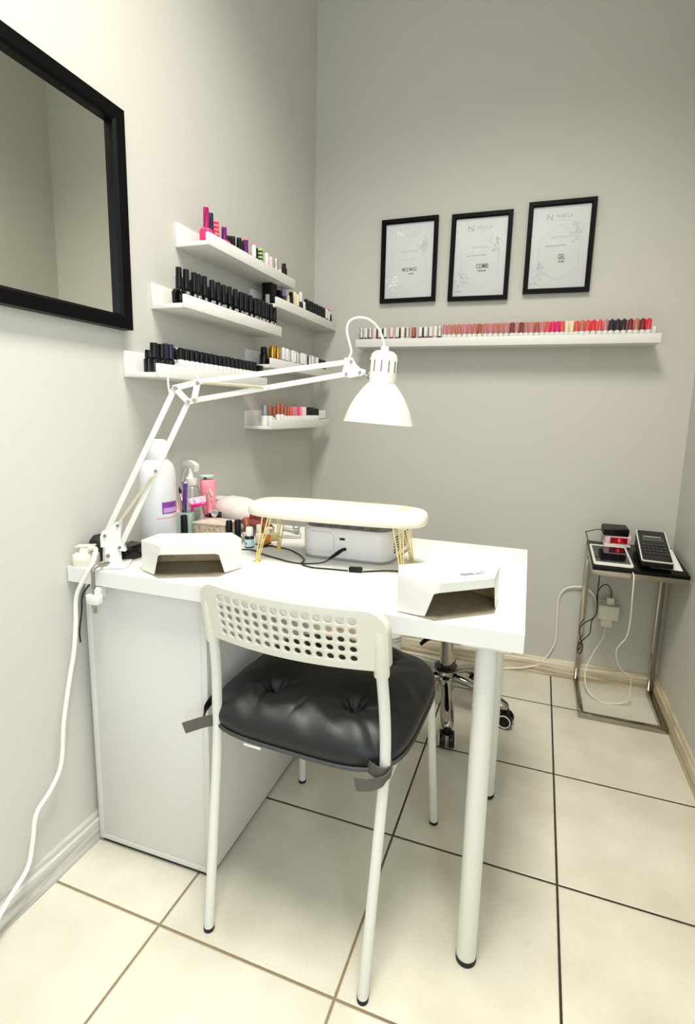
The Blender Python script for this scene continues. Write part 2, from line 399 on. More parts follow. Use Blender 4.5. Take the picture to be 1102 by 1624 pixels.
# ------------------------------------------------------------------ nail polish bottles
CACHE = {}
def mesh_of(key, fn):
    if key not in CACHE:
        mb = fn(MB()); bmesh.ops.recalc_face_normals(mb.bm, faces=mb.bm.faces[:])
        me = bpy.data.meshes.new(key); mb.bm.to_mesh(me); mb.bm.free(); me.materials.append(None)
        for p in me.polygons: p.use_smooth = True
        try: me.set_sharp_from_angle(angle=math.radians(38))
        except Exception: pass
        CACHE[key] = me
    return CACHE[key]
BODY = {
 'round': lambda m: m.lathe([(.0096, 0), (.0106, .0012), (.0106, .024), (.0098, .028), (.006, .0305), (.0058, .034)], 16),
 'tall': lambda m: m.lathe([(.0096, 0), (.0105, .0012), (.0105, .036), (.0098, .039), (.0062, .0415), (.0060, .045)], 16),
 'square': lambda m: layered(m, [(rrect(.026, .022, .004, 3), 0), (rrect(.031, .026, .004, 3), .004), (rrect(.034, .028, .006, 3), .03), (rrect(.03, .025, .008, 3), .036), (rrect(.014, .014, .0065, 3), .041), (rrect(.013, .013, .006, 3), .044)]),
 'fat': lambda m: m.lathe([(.0135, 0), (.0148, .0015), (.0148, .036), (.0138, .040), (.008, .043), (.0078, .046)], 18),
 'short': lambda m: m.lathe([(.0094, 0), (.0104, .0012), (.0104, .018), (.0095, .0215), (.006, .024), (.0058, .027)], 16),
}
BH = {'round': .031, 'tall': .042, 'square': .041, 'fat': .043, 'short': .0245}
def capf(r0, r1, h):
    return lambda m: m.lathe([(r0*.97, 0), (r0, .001), (r1, h-.0025), (r1*.93, h-.0006), (r1*.8, h)], 14)
CAP = {'std': capf(.0084, .0078, .040), 'long': capf(.0086, .0080, .052), 'slim': capf(.0068, .0060, .042), 'taper': capf(.0074, .0048, .044), 'wide': capf(.0104, .0098, .044),
 'low': capf(.0085, .0078, .030), 'knob': capf(.012, .011, .022)}
def cm(n, c, r=.3, met=0., **k): return mat(n, c, r, met, **k)
C = dict(black=BLKG, blackcap=mat('black_satin_cap', (8, 10, 14), .3, spec=.35), white=mat('white_bottle_lacquer', (226, 224, 220), .3), pink=cm('hot_pink_lacquer', (225, 30, 110), .15, coat=.5),
 magenta=cm('magenta_lacquer', (170, 10, 95), .12, .3, coat=.5), purple=cm('purple_lacquer', (110, 25, 110), .15, .3, coat=.4), navy=cm('navy_cap', (28, 28, 55), .25), red=cm('red_lacquer', (225, 50, 65), .15, coat=.5),
 lpink=cm('light_pink_cap', (245, 130, 160), .35), pale=cm('pale_pink_cap', (242, 205, 200), .4), silver=cm('silver_cap', (225, 228, 228), .18, .85), gold=cm('gold_cap', (215, 160, 50), .2, .9), green=cm('lime_green_cap', (160, 205, 110), .4),
 cream=cm('cream_cap', (235, 222, 180), .4), lav=cm('lavender_grey_cap', (140, 130, 170), .4), copper=cm('copper_cap', (185, 110, 85), .25, .5), rose=cm('rose_beige_lacquer', (190, 122, 108), .2, coat=.3), dusky=cm('dusky_pink_lacquer', (200, 130, 135), .2, coat=.3),
 brown=cm('brown_lacquer', (120, 62, 50), .2, coat=.3), wine=cm('wine_red_lacquer', (130, 30, 40), .15, coat=.4), coral=cm('coral_lacquer', (225, 85, 85), .2, coat=.3), dark=cm('dark_plum_lacquer', (45, 25, 38), .15, coat=.4), glitterg=cm('grey_glitter_cap', (165, 165, 175), .3, .5, noise=.45, nscale=500),
 glitterb=cm('brown_glitter_cap', (150, 105, 80), .3, .4, noise=.5, nscale=500), orange=cm('orange_cap', (205, 135, 75), .35), clear=cm('clear_pink_lacquer', (225, 190, 185), .1, coat=.6), plum=cm('plum_lacquer', (110, 30, 85), .12, coat=.6), offw=cm('off_white_lacquer', (235, 228, 210), .25))
ORD = ['first', 'second', 'third', 'fourth', 'fifth', 'sixth', 'seventh', 'eighth', 'ninth', 'tenth', 'eleventh', 'twelfth', 'thirteenth', 'fourteenth', 'fifteenth', 'sixteenth', 'seventeenth', 'eighteenth', 'nineteenth']
TENS = {2: ('twentieth', 'twenty'), 3: ('thirtieth', 'thirty'), 4: ('fortieth', 'forty'), 5: ('fiftieth', 'fifty'), 6: ('sixtieth', 'sixty')}
def ordn(i):
    n = i+1
    if n < 20: return ORD[n-1]
    a, b = divmod(n, 10)
    return TENS[a][0] if b == 0 else TENS[a][1]+'-'+ORD[b-1]
def part(name, me, m, parent, z=0, rz=0, sx=1, sz=1):
    o = bpy.data.objects.new(name, me); COL.objects.link(o); o.parent = parent; o.location.z = z; o.rotation_euler.z = rz; o.scale = (sx, sx, sz)
    o.material_slots[0].link = 'OBJECT'; o.material_slots[0].material = m; return o
def logo_mesh(txt):
    k = 'logo_'+txt
    if k not in CACHE:
        c = bpy.data.curves.new(k, 'FONT'); c.body = txt; c.size = .016; c.align_x = 'CENTER'; c.extrude = .0002; c.resolution_u = 2
        tmp = bpy.data.objects.new(k, c); COL.objects.link(tmp); dg = bpy.context.evaluated_depsgraph_get()
        me = bpy.data.meshes.new_from_object(tmp.evaluated_get(dg)); bpy.data.objects.remove(tmp); me.materials.clear(); me.materials.append(None)
        me.transform(T(.0106, 0, .0265) @ R(90, 'Z') @ R(90, 'X'))
        for v in me.vertices:       # wrap round the bottle
            a = v.co.y/.0108; ex = .0108+(v.co.x-.0106)
            v.co.x = ex*math.cos(a); v.co.y = ex*math.sin(a)
        CACHE[k] = me
    return CACHE[k]
def bottle(x, y, z, body, bcol, cap, ccol, label, group, rz=0, sz=1, logo=None, top=None, sx=1):
    t = thing('nail_polish_bottle', label, 'nail polish', (x, y, z), rz, group)
    part('bottle_body', mesh_of('body_'+body, BODY[body]), C[bcol], t, 0, 0, sx, sz)
    part('cap', mesh_of('cap_'+cap, CAP[cap]), C[ccol], t, BH[body]*sz, 0, sx, sz)
    if logo: part('logo', logo_mesh(logo), C['white'], t, 0, -.6, 1.01, 1)
    if top: part('cap_top', mesh_of('captop', lambda m: m.lathe([(.0088, 0), (.0088, .003), (.007, .005)], 14)), C[top], t, (BH[body]+{'std': .040, 'long': .052, 'low': .03, 'wide': .044, 'slim': .042, 'taper': .044, 'knob': .022}[cap])*sz-.002)
    return t
rnd = random.Random(4)
TH = .012
# shelf 2: tall black-capped row
y2 = [.303, .343, .377, .396, .424, .461, .491, .520, .551, .584, .616, .643, .674, .706, .731, .758, .782, .814, .840]
G2 = 'black-capped polishes on the shelf beside the mirror'
zz = ZS['s2']+TH+.0005
bottle(.078, .336, zz, 'square', 'black', 'long', 'blackcap', 'big square black polish bottle at near end of the shelf beside mirror', G2, 0, 1.02, top=None)
o = COL.objects[-1]
for i, y in enumerate(y2[1:]):
    bottle(.088, y+.01, zz, 'tall', 'black', 'long', 'blackcap', 'tall black-capped polish, %s in the front row on shelf beside mirror' % ordn(i), G2, rnd.uniform(-.2, .2), 1.0+rnd.uniform(-.015, .015), logo='en' if i % 2 == 0 else 'e')
for i in range(17):
    bottle(.056, .362+i*.0285, zz, 'tall', 'black', 'std', 'blackcap', 'shorter black polish, %s in the back row on shelf beside mirror' % ordn(i), G2, 0, 1.0)
# shelf 3: black at the near end then white bodies with black caps
zz = ZS['s3']+TH+.0005; G3 = 'polishes on the shelf behind the lamp arm'
for i, (x, y) in enumerate(((.085, .222), (.085, .250), (.05, .245))):
    bottle(x, y, zz, 'fat', 'black', 'wide' if i < 2 else 'knob', 'blackcap', ('wide black polish bottle at the very near end of shelf behind lamp arm', 'wide black polish bottle next to the first one on shelf behind lamp arm', 'wide low black polish bottle against wall, shelf behind lamp arm')[i], G3, 0, .84 if i < 2 else .9)
for i, y in enumerate((.278, .298)):
    bottle(.074, y, zz, 'tall', 'black', 'std', 'navy', ('all-black slim polish before the white bottles, nearer one', 'all-black slim polish right before the white bottles, farther one')[i], G3, 0, .96)
for i in range(18):
    bottle(.087, .322+i*.0228, zz, 'tall', 'white', 'low', 'blackcap', 'white polish with black cap, %s in front row behind the lamp arm' % ordn(i), G3, 0, 1.0+rnd.uniform(-.01, .01))
for i in range(17):
    bottle(.055, .332+i*.0235, zz, 'tall', 'white', 'low', 'blackcap', 'white polish with black cap, %s in back row behind the lamp arm' % ordn(i), G3, 0, 1.03, top='pale' if i % 2 else None)
def carton(x, y, z, w, d, h, m, label, group, strip=None, cat='box'):
    t = thing('polish_carton', label, cat, (x, y, z), 0, group)
    MB().box(-w/2, w/2, -d/2, d/2, 0, h, .001).build('carton', m, t)
    MB().box(-w/2+.001, w/2-.001, -d/2+.001, d/2-.001, h, h+.0012).build('lid_flap', m, t, smooth=0)
    if strip: MB().box(strip[0], strip[1], -d/2-.0006, -d/2+.0002, strip[2], strip[3]).build('label_sticker', WPL, t, smooth=0)
    return t
carton(.085, .735, ZS['s3']+TH, .03, .026, .062, BLK, 'small black carton at the far end of shelf behind lamp arm', 'cartons on the shelves')
# shelf 1: mixed
zz = ZS['s1']+TH+.0005; G1 = 'mixed polishes on the top shelf'
L1 = [(.452, 'square', 'pink', 'long', 'magenta', 1.02, 'magenta square polish bottle with tall magenta cap at near end'),
 (.485, 'tall', 'dark', 'long', 'navy', .98, 'dark navy-capped polish behind the magenta bottle'),
 (.512, 'round', 'dark', 'std', 'red', 1.08, 'polish with red and pink striped cap on the top shelf'),
 (.541, 'square', 'pink', 'std', 'purple', .88, 'pink square polish with purple cap on the top shelf'),
 (.575, 'round', 'dark', 'low', 'blackcap', .95, 'low dark polish right after the purple-capped one'),
 (.600, 'round', 'white', 'std', 'blackcap', .9, 'white polish with black cap near the purple-capped one'),
 (.623, 'round', 'black', 'std', 'blackcap', .93, 'all-black polish, nearer of two middle ones on top shelf'),
 (.650, 'round', 'white', 'std', 'blackcap', .93, 'white polish with black cap before the pink-topped purple one'),
 (.676, 'square', 'magenta', 'std', 'purple', .95, 'purple polish with pink cap top on the top shelf'),
 (.712, 'round', 'black', 'std', 'white', 1.03, 'black polish with white cap and pink top'),
 (.738, 'round', 'black', 'std', 'blackcap', .98, 'all-black polish before the green striped cap'),
 (.770, 'round', 'black', 'std', 'green', 1.1, 'black polish with lime green striped cap'),
 (.797, 'round', 'white', 'std', 'white', .98, 'all-white polish right behind green striped cap'),
 (.816, 'round', 'black', 'slim', 'blackcap', .95, 'slim black polish between white and pale pink caps'),
 (.840, 'round', 'white', 'std', 'pale', .98, 'white polish with pale pink cap on the top shelf'),
 (.866, 'round', 'black', 'std', 'silver', .95, 'black polish with silver cap, nearer of the two'),
 (.886, 'round', 'black', 'slim', 'silver', .9, 'black polish with slim silver cap, farther of the two'),
 (.908, 'round', 'pale', 'low', 'pale', .72, 'short pale pink pot near far end of top shelf'),
 (.928, 'round', 'black', 'std', 'blackcap', .98, 'tall black polish near the far end of top shelf'),
 (.952, 'round', 'white', 'std', 'blackcap', .85, 'black-capped white polish at the far end of top shelf')]
for k, (y, b, bc, cp, cc, sz, lb) in enumerate(L1):
    o = bottle(.078 if k % 3 else .086, y, zz, b, bc, cp, cc, lb, G1, 0, sz, top={'red': 'lpink', 'white': 'lpink'}.get(cc) if k in (2, 9) else ('lpink' if k == 8 else None))
    if cc in ('green', 'red'):
        for q in range(3):
            part('cap_stripe', mesh_of('stripe', lambda m: m.lathe([(.0087, 0), (.0087, .005)], 14)), C['dark'] if cc == 'green' else C['lpink'], o, BH[b]*sz+.006+q*.012)
for i, (y, cp) in enumerate(((.50, 'low'), (.56, 'low'), (.63, 'std'), (.70, 'low'), (.90, 'std'))):
    bottle(.045, y, zz, 'round', 'dark', cp, 'blackcap', 'dark polish standing against wall on top shelf, %s from near end' % ordn(i), G1, 0, .9)
# shelf 4
zz = ZS['s4']+TH+.0005; G4 = 'polishes on the upper corner shelf'
carton(.057, .872, zz, .038, .044, .076, BLK, 'large black carton with white label sticker on upper corner shelf', 'cartons on the shelves', (-.004, .012, .004, .036))
carton(.066, .921, zz, .030, .028, .062, BLK, 'smaller black carton beside the large black one', 'cartons on the shelves')
L4 = [(.927, 'tall', 'dark', 'long', 'lav', 1.05, 'dark tube polish with lavender-grey lettered cap'), (.958, 'round', 'white', 'low', 'cream', .92, 'cream-capped short polish after lavender-grey cap'), (.987, 'round', 'black', 'std', 'blackcap', 1.0, 'black polish between the cream caps on the upper corner shelf'),
 (1.017, 'round', 'offw', 'std', 'cream', 1.1, 'cream-capped polish, nearer of the pair, upper corner shelf'), (1.041, 'round', 'offw', 'std', 'cream', 1.05, 'cream-capped polish, farther of the pair, upper corner shelf'), (1.071, 'tall', 'navy', 'low', 'white', 1.25, 'tall dark blue bottle with white cap, upper corner shelf'),
 (1.100, 'round', 'white', 'low', 'white', .95, 'short all-white pot after the dark blue bottle')]
for (y, b, bc, cp, cc, sz, lb) in L4: bottle(.086, y, zz, b, bc, cp, cc, lb, G4, 0, sz)
for i in range(8):
    bottle(.084, 1.128+i*.0262, zz, 'round', 'black' if i not in (3, 5) else 'white', 'std', 'blackcap', 'black-capped polish, %s after the white pot, upper corner shelf' % ordn(i), G4, 0, 1.06-.02*(i % 2))
for i in range(9):
    bottle(.05, 1.0+i*.038, zz, 'round', 'black', 'std', 'blackcap', 'black polish against wall, %s from near end, upper corner shelf' % ordn(i), G4, 0, .98)
bottle(.086, 1.339, zz, 'round', 'black', 'std', 'white', 'white cap with pink top, nearer of two at the corner', G4, 0, 1.1, top='lpink')
bottle(.086, 1.362, zz, 'round', 'black', 'std', 'white', 'white cap with pink top, farther of two at the corner', G4, 0, 1.02, top='pink')
bottle(.086, 1.384, zz, 'round', 'white', 'low', 'blackcap', 'last black-capped polish touching the corner, upper corner shelf', G4, 0, .95, sx=.9)
# shelf 5
zz = ZS['s5']+TH+.0005; G5 = 'polishes on the middle corner shelf'
L5 = [(.812, .066, 'fat', 'black', 'knob', 'blackcap', .95, 'wide black bottle at near end of the middle corner shelf'), (.828, .092, 'short', 'black', 'std', 'gold', 1.05, 'black polish with gold cap, the first of three'), (.846, .075, 'short', 'black', 'std', 'gold', 1.0, 'black polish with gold cap, the middle of three'), (.862, .095, 'short', 'black', 'std', 'gold', 1.05, 'black polish with gold cap, the third of three')]
for (y, x, b, bc, cp, cc, sz, lb) in L5: bottle(x, y, zz, b, bc, cp, cc, lb, G5, 0, sz)
y5 = [.835, .856, .878, .905, .935, .962, .985, 1.006, 1.038, 1.067, 1.087, 1.120, 1.148, 1.171, 1.20, 1.22]
for i, y in enumerate(y5[2:]):
    bottle(.089 if i % 3 else .08, y+.012, zz, 'short', 'white' if i in (0, 4, 8) else 'black', 'std', 'white' if i % 5 else 'silver', '%s cap, %s after the gold caps, middle corner shelf' % ('white' if i % 5 else 'silver', ordn(i)), G5, 0, 1.12-.004*i)
for i, y in enumerate((1.248, 1.272, 1.296, 1.318)):
    bottle(.086, y, zz, 'short', 'black', 'std', 'blackcap', 'all-black polish, %s from the right-hand end, middle corner shelf' % ordn(3-i), G5, 0, 1.0)
for i in range(13):
    bottle(.052, .88+i*.034, zz, 'short', 'black', 'std', 'white' if i < 9 else 'blackcap', 'back-row polish, %s from near end, middle corner shelf' % ordn(i), G5, 0, 1.12)
# shelf 6
zz = ZS['s6']+TH+.0005; G6 = 'polishes on the lowest corner shelf'
bottle(.072, .806, zz, 'fat', 'white', 'wide', 'glitterg', 'wide white bottle with grey glitter cap, lowest shelf', G6, 0, .86)
bottle(.07, .845, zz, 'fat', 'offw', 'wide', 'glitterb', 'wide cream bottle with brown glitter cap, lowest shelf', G6, 0, .84)
bottle(.055, .872, zz, 'fat', 'offw', 'wide', 'orange', 'wide cream bottle with orange-tan cap, lowest shelf', G6, 0, .82)
L6 = [(.872, 'copper'), (.902, 'copper'), (.930, 'copper'), (.955, 'copper'), (.980, 'coral'), (1.001, 'dusky'), (1.022, 'dusky'), (1.043, 'pink'), (1.064, 'lpink'), (1.086, 'pale'), (1.108, 'white')]
for i, (y, c) in enumerate(L6):
    bottle(.092, y, zz, 'tall', 'white', 'slim', c, 'white polish with %s cap, %s past the wide bottles, lowest shelf' % ({'lpink': 'light pink', 'pink': 'hot pink', 'dusky': 'dusky pink', 'pale': 'pale pink'}.get(c, c), ordn(i)), G6, 0, 1.0 if i < 2 else .86)
for i, c in enumerate(['copper', 'copper', 'wine', 'coral', 'coral', 'pink', 'pink', 'dusky', 'copper']):
    bottle(.060, .90+i*.026, zz, 'round', 'white', 'std', c, 'back-row polish, %s from near end, lowest shelf' % ordn(i), G6, 0, .98)
for i, y in enumerate((1.134, 1.158, 1.182, 1.206, 1.230)):
    bottle(.092, y, zz, 'tall', 'white', 'low', 'blackcap', 'white polish with black cap, %s in its run, lowest shelf' % ordn(i), G6, 0, .93)
carton(.055, 1.205, zz, .045, .075, .071, BLK, 'black carton behind the black caps on the lowest shelf', 'cartons on the shelves')
for i, y in enumerate((1.262, 1.281, 1.300, 1.319)):
    bottle(.092, y, zz, 'short', 'black', 'slim', 'silver', 'slim silver-capped polish, %s of four at the end of lowest shelf' % ordn(i), G6, 0, .92)
# back shelf: pale group on the left, then tapered pinks and reds
zz = ZS['bk']+TH+.0005; GB = 'polishes along the long back shelf'
xa = [.262, .283, .303, .323, .346, .371, .399, .424, .448, .469, .495, .524, .547, .568, .588, .606]
ca = ['silver', 'white', 'silver', 'pale', 'white', 'white', 'pale', 'white', 'offw', 'silver', 'copper', 'white', 'white', 'white', 'offw', 'silver']
cb = ['dark', 'plum', 'dark', 'clear', 'plum', 'dark', 'plum', 'plum', 'offw', 'clear', 'dark', 'plum', 'plum', 'plum', 'clear', 'dark']
nm = dict(silver='silver', white='white', pale='pale pink', offw='off-white', copper='copper')
N_ = 0
for x, a, b in zip(xa, ca, cb):
    bottle(x, BY-.082, zz, 'round', b, 'std', a, '%s-capped polish, %s from the left on the long back shelf' % (nm[a], ordn(N_)), GB, 0, .98); N_ += 1
xb = [.627, .646, .665, .687, .709, .729, .748, .769, .791, .811, .832, .853, .874, .895, .912, .930, .949, .968, .989, 1.009, 1.028, 1.046, 1.064, 1.081, 1.098, 1.116, 1.133, 1.152, 1.171, 1.192, 1.214, 1.234, 1.254, 1.275, 1.296, 1.318, 1.338, 1.359, 1.379]
cc = ['dusky', 'dusky', 'rose', 'rose', 'dusky', 'rose', 'rose', 'copper', 'rose', 'dusky', 'rose', 'rose', 'dusky', 'brown', 'dusky', 'brown', 'rose', 'dusky', 'copper', 'dusky', 'coral', 'pink', 'pink', 'coral', 'cream', 'cream', 'coral', 'rose', 'coral', 'red', 'coral', 'dusky', 'dark', 'dark', 'dark', 'wine', 'rose', 'wine', 'red']
nm2 = dict(dusky='dusky pink', rose='rose beige', copper='copper', brown='brown', coral='coral', pink='hot pink', cream='cream', red='red', dark='dark plum', wine='wine red')
for i, (x, a) in enumerate(zip(xb, cc)):
    hgt = .9 if i < 27 else .93
    t = bottle(x, BY-.082, zz, 'tall', 'white', 'taper', a, '%s polish with white base, %s from the left on the long back shelf' % (nm2[a], ordn(N_)), GB, 0, hgt); N_ += 1
    part('colour_swatch', mesh_of('swatch', lambda m: m.box(-.0105, .0105, .006, .010, .024, .070, .0015)), C[a], t, .008)
bottle(1.399, BY-.082, zz, 'short', 'white', 'low', 'white', 'all-white low polish at the right end of the long back shelf', GB, 0, .9)
for i in range(10):
    bottle(.285+i*.034, BY-.045, zz, 'round', 'clear', 'std', 'copper' if i % 3 == 0 else 'dark', 'polish behind the pale ones, %s from the left, back row of back shelf' % ordn(i), GB, 0, 1.03)

# ------------------------------------------------------------------ desk
DR = .0105
DK = thing('desk_table', 'white rectangular desk standing on white round legs and a cabinet', 'desk', (.003, 0, 0), DR)
MB().box(0, 1.022, 0, .603, .714, .75, .0008).build('tabletop', WHITE, DK, 0)
for (x, y) in ((.957, .052), (.960, .545)):
    lg = MB().lathe([(.0205, .012), (.0205, .700), (.020, .706)], 28, T(x, y, 0)).build('leg', WMET, DK)
    MB().lathe([(.017, 0), (.0212, .002), (.0212, .0125)], 28, T(x, y, 0)).build('foot', RUB, lg)
    MB().box(x-.045, x+.045, y-.045 if y > .3 else y-.04, y+.045, .705, .7138, .002).build('mounting_plate', WMET, lg)
CB = thing('desk_cabinet', 'tall blue-white cabinet carrying the left end of the desk', 'cabinet', (.0185, .032, 0), DR)
w_, d_ = .338, .56
MB().box(0, .016, 0, d_, .012, .713, .0006).build('side_panel', CABW, CB)
MB().box(w_-.016, w_, 0, d_, .012, .713, .0006).build('side_panel', CABW, CB)
MB().box(.0163, w_-.0163, .0002, .014, .029, .713, .0003).build('front_panel', CABW, CB)
MB().box(.0163, w_-.0163, .0002, d_-.01, .012, .0280, .0005).build('bottom_panel', CABW, CB)
MB().box(.0165, w_-.0165, d_-.016, d_-.002, .032, .713).build('back_panel', CABW, CB)
MB().box(.0165, w_-.0165, .015, d_-.017, .700, .7125).build('top_panel', CABW, CB)
MB().box(.006, w_-.006, .006, d_-.006, 0, .0118).build('plinth', RUB, CB)

def on_desk(x, y, z=.75): return (x, y, z+.0004)

# ------------------------------------------------------------------ UV curing lamps
BROWN = mat('worn_mirror_inside', (200, 178, 138), .35, .45, noise=.3, nscale=40)
BROWNP = mat('grimy_base_plate', (150, 140, 120), .38, .1, noise=.4, nscale=60)
UVW = mat('curing_lamp_plastic', (224, 221, 214), .3)
def uv_lamp(label, x, y, deg, logo):
    t = thing('uv_nail_lamp', label, 'nail lamp', on_desk(x, y), math.radians(deg), 'white hexagonal curing lamps')
    h = .072
    A = (-.077, .014); B_ = (-.112, .058); D_ = (-.088, .122)
    V = {}
    vs = []
    def v(n, p): V[n] = len(vs); vs.append(p)
    for s, k in ((1, 'l'), (-1, 'r')):
        v('A'+k, (s*A[0], A[1], 0.004)); v('B'+k, (s*B_[0], B_[1], .001)); v('D'+k, (s*D_[0], D_[1], .001))
        v('F'+k, (s*-.057, -.004, h)); v('G'+k, (s*-.059, -.003, .053)); v('G2'+k, (s*-.066, .0035, .049))
        v('C'+k, (s*-.112, .060, h)); v('E'+k, (s*-.085, .120, h))
        v('P'+k, (s*-.035, .040, h+.007)); v('Q'+k, (s*-.040, .085, h+.007))
    g = lambda *a: tuple(V[i] for i in a)
    F = [g('Dl', 'Dr', 'Er', 'El'), g('Fl', 'Fr', 'Gr', 'Gl'), g('Pl', 'Pr', 'Qr', 'Ql'), g('Fl', 'Fr', 'Pr', 'Pl'), g('El', 'Er', 'Qr', 'Ql')]
    for k in 'lr':
        F += [g('B'+k, 'D'+k, 'E'+k, 'C'+k), g('A'+k, 'B'+k, 'C'+k, 'G2'+k), g('G2'+k, 'C'+k, 'F'+k, 'G'+k), g('C'+k, 'F'+k, 'P'+k), g('C'+k, 'P'+k, 'Q'+k), g('C'+k, 'E'+k, 'Q'+k)]
    o = MB().faces(vs, F).build('housing', [UVW, BROWN], t, smooth=0)
    m = o.modifiers.new('solid', 'SOLIDIFY'); m.thickness = .0025; m.offset = -1; m.material_offset = 1
    bv = o.modifiers.new('bev', 'BEVEL'); bv.width = .0012; bv.segments = 2; bv.limit_method = 'ANGLE'
    MB().prism([(-.064, -.001), (.064, -.001), (.075, .012), (.108, .058), (.085, .118), (-.085, .118), (-.108, .058), (-.075, .012)], 0, .003).build('base_plate', BROWNP, t, smooth=0)
    rp = [(.104, .058, ), (.082, .114), (-.082, .114), (-.104, .058)]
    mb = MB(); V2 = [(px, py, z) for px, py in rp for z in (.004, .066)]
    mb.faces(V2, [(0, 1, 3, 2), (2, 3, 5, 4), (4, 5, 7, 6)]); rf = mb.build('reflector', BROWN, t, smooth=0)
    m = rf.modifiers.new('solid', 'SOLIDIFY'); m.thickness = .0012
    mb = MB()
    for i in range(9):
        mb.lathe([(.0022, 0), (.0022, .0015)], 10, T(-.06+.015*i, .09-.0012*(i-4)**2, .0665))
    mb.build('led_beads', mat('led_amber', (205, 170, 70), .3), t)
    if logo: text('logo', logo, .0135, mat('logo_grey', (140, 143, 150), .3), t, T(.024, .018, h+.0045) @ R(9.04, 'X'), .00022, .0002)
    return t
uv_lamp('white hexagonal nail lamp on left of desk beside the clamp lamp', .309, .0425, 28.2, None)
uv_lamp('white hexagonal nail lamp with grey logo near right front desk corner', .9165, .051, 38.4, 'SEMILAC\u00b0')

# ------------------------------------------------------------------ manicure arm rest
CUSH = mat('white_leatherette', (226, 222, 205), .42, bump=.1, bscale=400)
AR = thing('hand_rest', 'white padded hand rest on gold hairpin legs over the device', 'hand rest', on_desk(.5635, .284), math.radians(3.5))
mb = MB(); Ls, Ds = .452, .156
prof = [(.93, .0), (.98, .002), (1.0, .008), (1.0, .016), (.97, .024), (.90, .0295), (.75, .033), (.5, .035)]
def sup(a, b, p, n=72):
    out = []
    for i in range(n):
        t_ = 2*PI*i/n; c, s_ = math.cos(t_), math.sin(t_)
        out.append((a*math.copysign(abs(c)**(2/p), c), b*math.copysign(abs(s_)**(2/p), s_)))
    return out
layered(mb, [(sup(Ls/2-(1-k)*Ds*.5, Ds/2*k, 3.4), .113+z) for k, z in prof])
o = mb.build('cushion', CUSH, AR, 60)
for x, y, sx, sy in ((-.165, -.045, -1, -1), (-.165, .045, -1, 1), (.165, -.045, 1, -1), (.165, .045, 1, 1)):
    mb = MB(); fx, fy = x+sx*.018, y+sy*.020
    mb.tube([(x-.012, y, .112), (fx-.003, fy, .003), (fx+.003, fy, .003), (x+.012, y, .112)], .0017, 8)
    mb.tube([(x, y-.008*sy, .112), (fx, fy, .003)], .0017, 8)
    lg = mb.build('leg', GOLD, AR)
    MB().lathe([(.009, 0), (.009, .0018), (.004, .003)], 20, T(fx, fy, 0)).build('foot', GOLD, lg)
text('logo', 'QUTO', .020, mat('gold_print', (240, 225, 150), .35), AR, T(.172, -.002, .1488) @ R(72, 'Z'), 0, .0003, space=1.05)

# ------------------------------------------------------------------ nail dust/drill device
DEV = mat('device_white', (220, 218, 217), .28)
DEVG = mat('device_grey_panel', (112, 116, 116), .35)
DEVL = mat('device_grey_base', (168, 172, 172), .4)
DC = thing('nail_drill_station', 'white device with grey button panel and side vents under hand rest', 'nail drill', on_desk(.578, .398), math.radians(1.5))
W, D = .232, .205
def trap(poly): return [(x*(1+.85*(y+D/2)), y) for x, y in poly]
layered(MB(), [(trap(rrect(W-.012, D-.012, .03)), .0), (trap(rrect(W-.004, D-.004, .034)), .004), (trap(rrect(W-.004, D-.004, .034)), .008)]).build('base', DEVL, DC)
layered(MB(), [(trap(rrect(W, D, .036)), .008), (trap(rrect(W, D, .036)), .068), (trap(rrect(W-.004, D-.004, .036)), .078), (trap(rrect(W-.010, D-.010, .034)), .081)]).build('body', DEV, DC, 40)
layered(MB(), [(trap(rrect(W-.014, D-.014, .034)), .0805), (trap(rrect(W-.016, D-.016, .034)), .0828)]).build('top_panel', DEVG, DC)
for k in range(5):
    for j in range(2):
        MB().lathe([(.010, .0822), (.0095, .0852), (.006, .0858)], 18, T(-.075+k*.036, -.075+j*.032, 0)).build('button', mat('button_silver', (175, 177, 175), .3, .6) if j else DEVG, DC)
mb = MB(); mb.tube([(-W/2+.006, -D/2+.0005+.001, .02), (-.036, -D/2, .02), (-.026, -D/2, .03), (-.026, -D/2, .062), (-.036, -D/2, .071), (-W/2+.03, -D/2, .071)], .0006, 6)
mb.build('panel_seam', DEVL, DC)
MB().box(-.011, .003, -D/2-.0008, -D/2+.001, .054, .060, .0004).build('usb_port', BLK, DC)
MB().lathe([(.004, 0), (.004, .004)], 16, T(.004, -D/2+.001, .032) @ R(90, 'X')).build('power_socket', BLK, DC)
for i in range(6):
    for j in range(2):
        y0 = -.062+j*.062; ang = math.degrees(math.atan(.85*W/2))
        MB().box(-.001, .0008, 0, .048, .022+i*.0075, .0258+i*.0075, .0003, T(W/2*(1+.85*(y0+D/2)), y0, 0) @ R(-ang, 'Z')).build('vent_slot', BLK, DC)
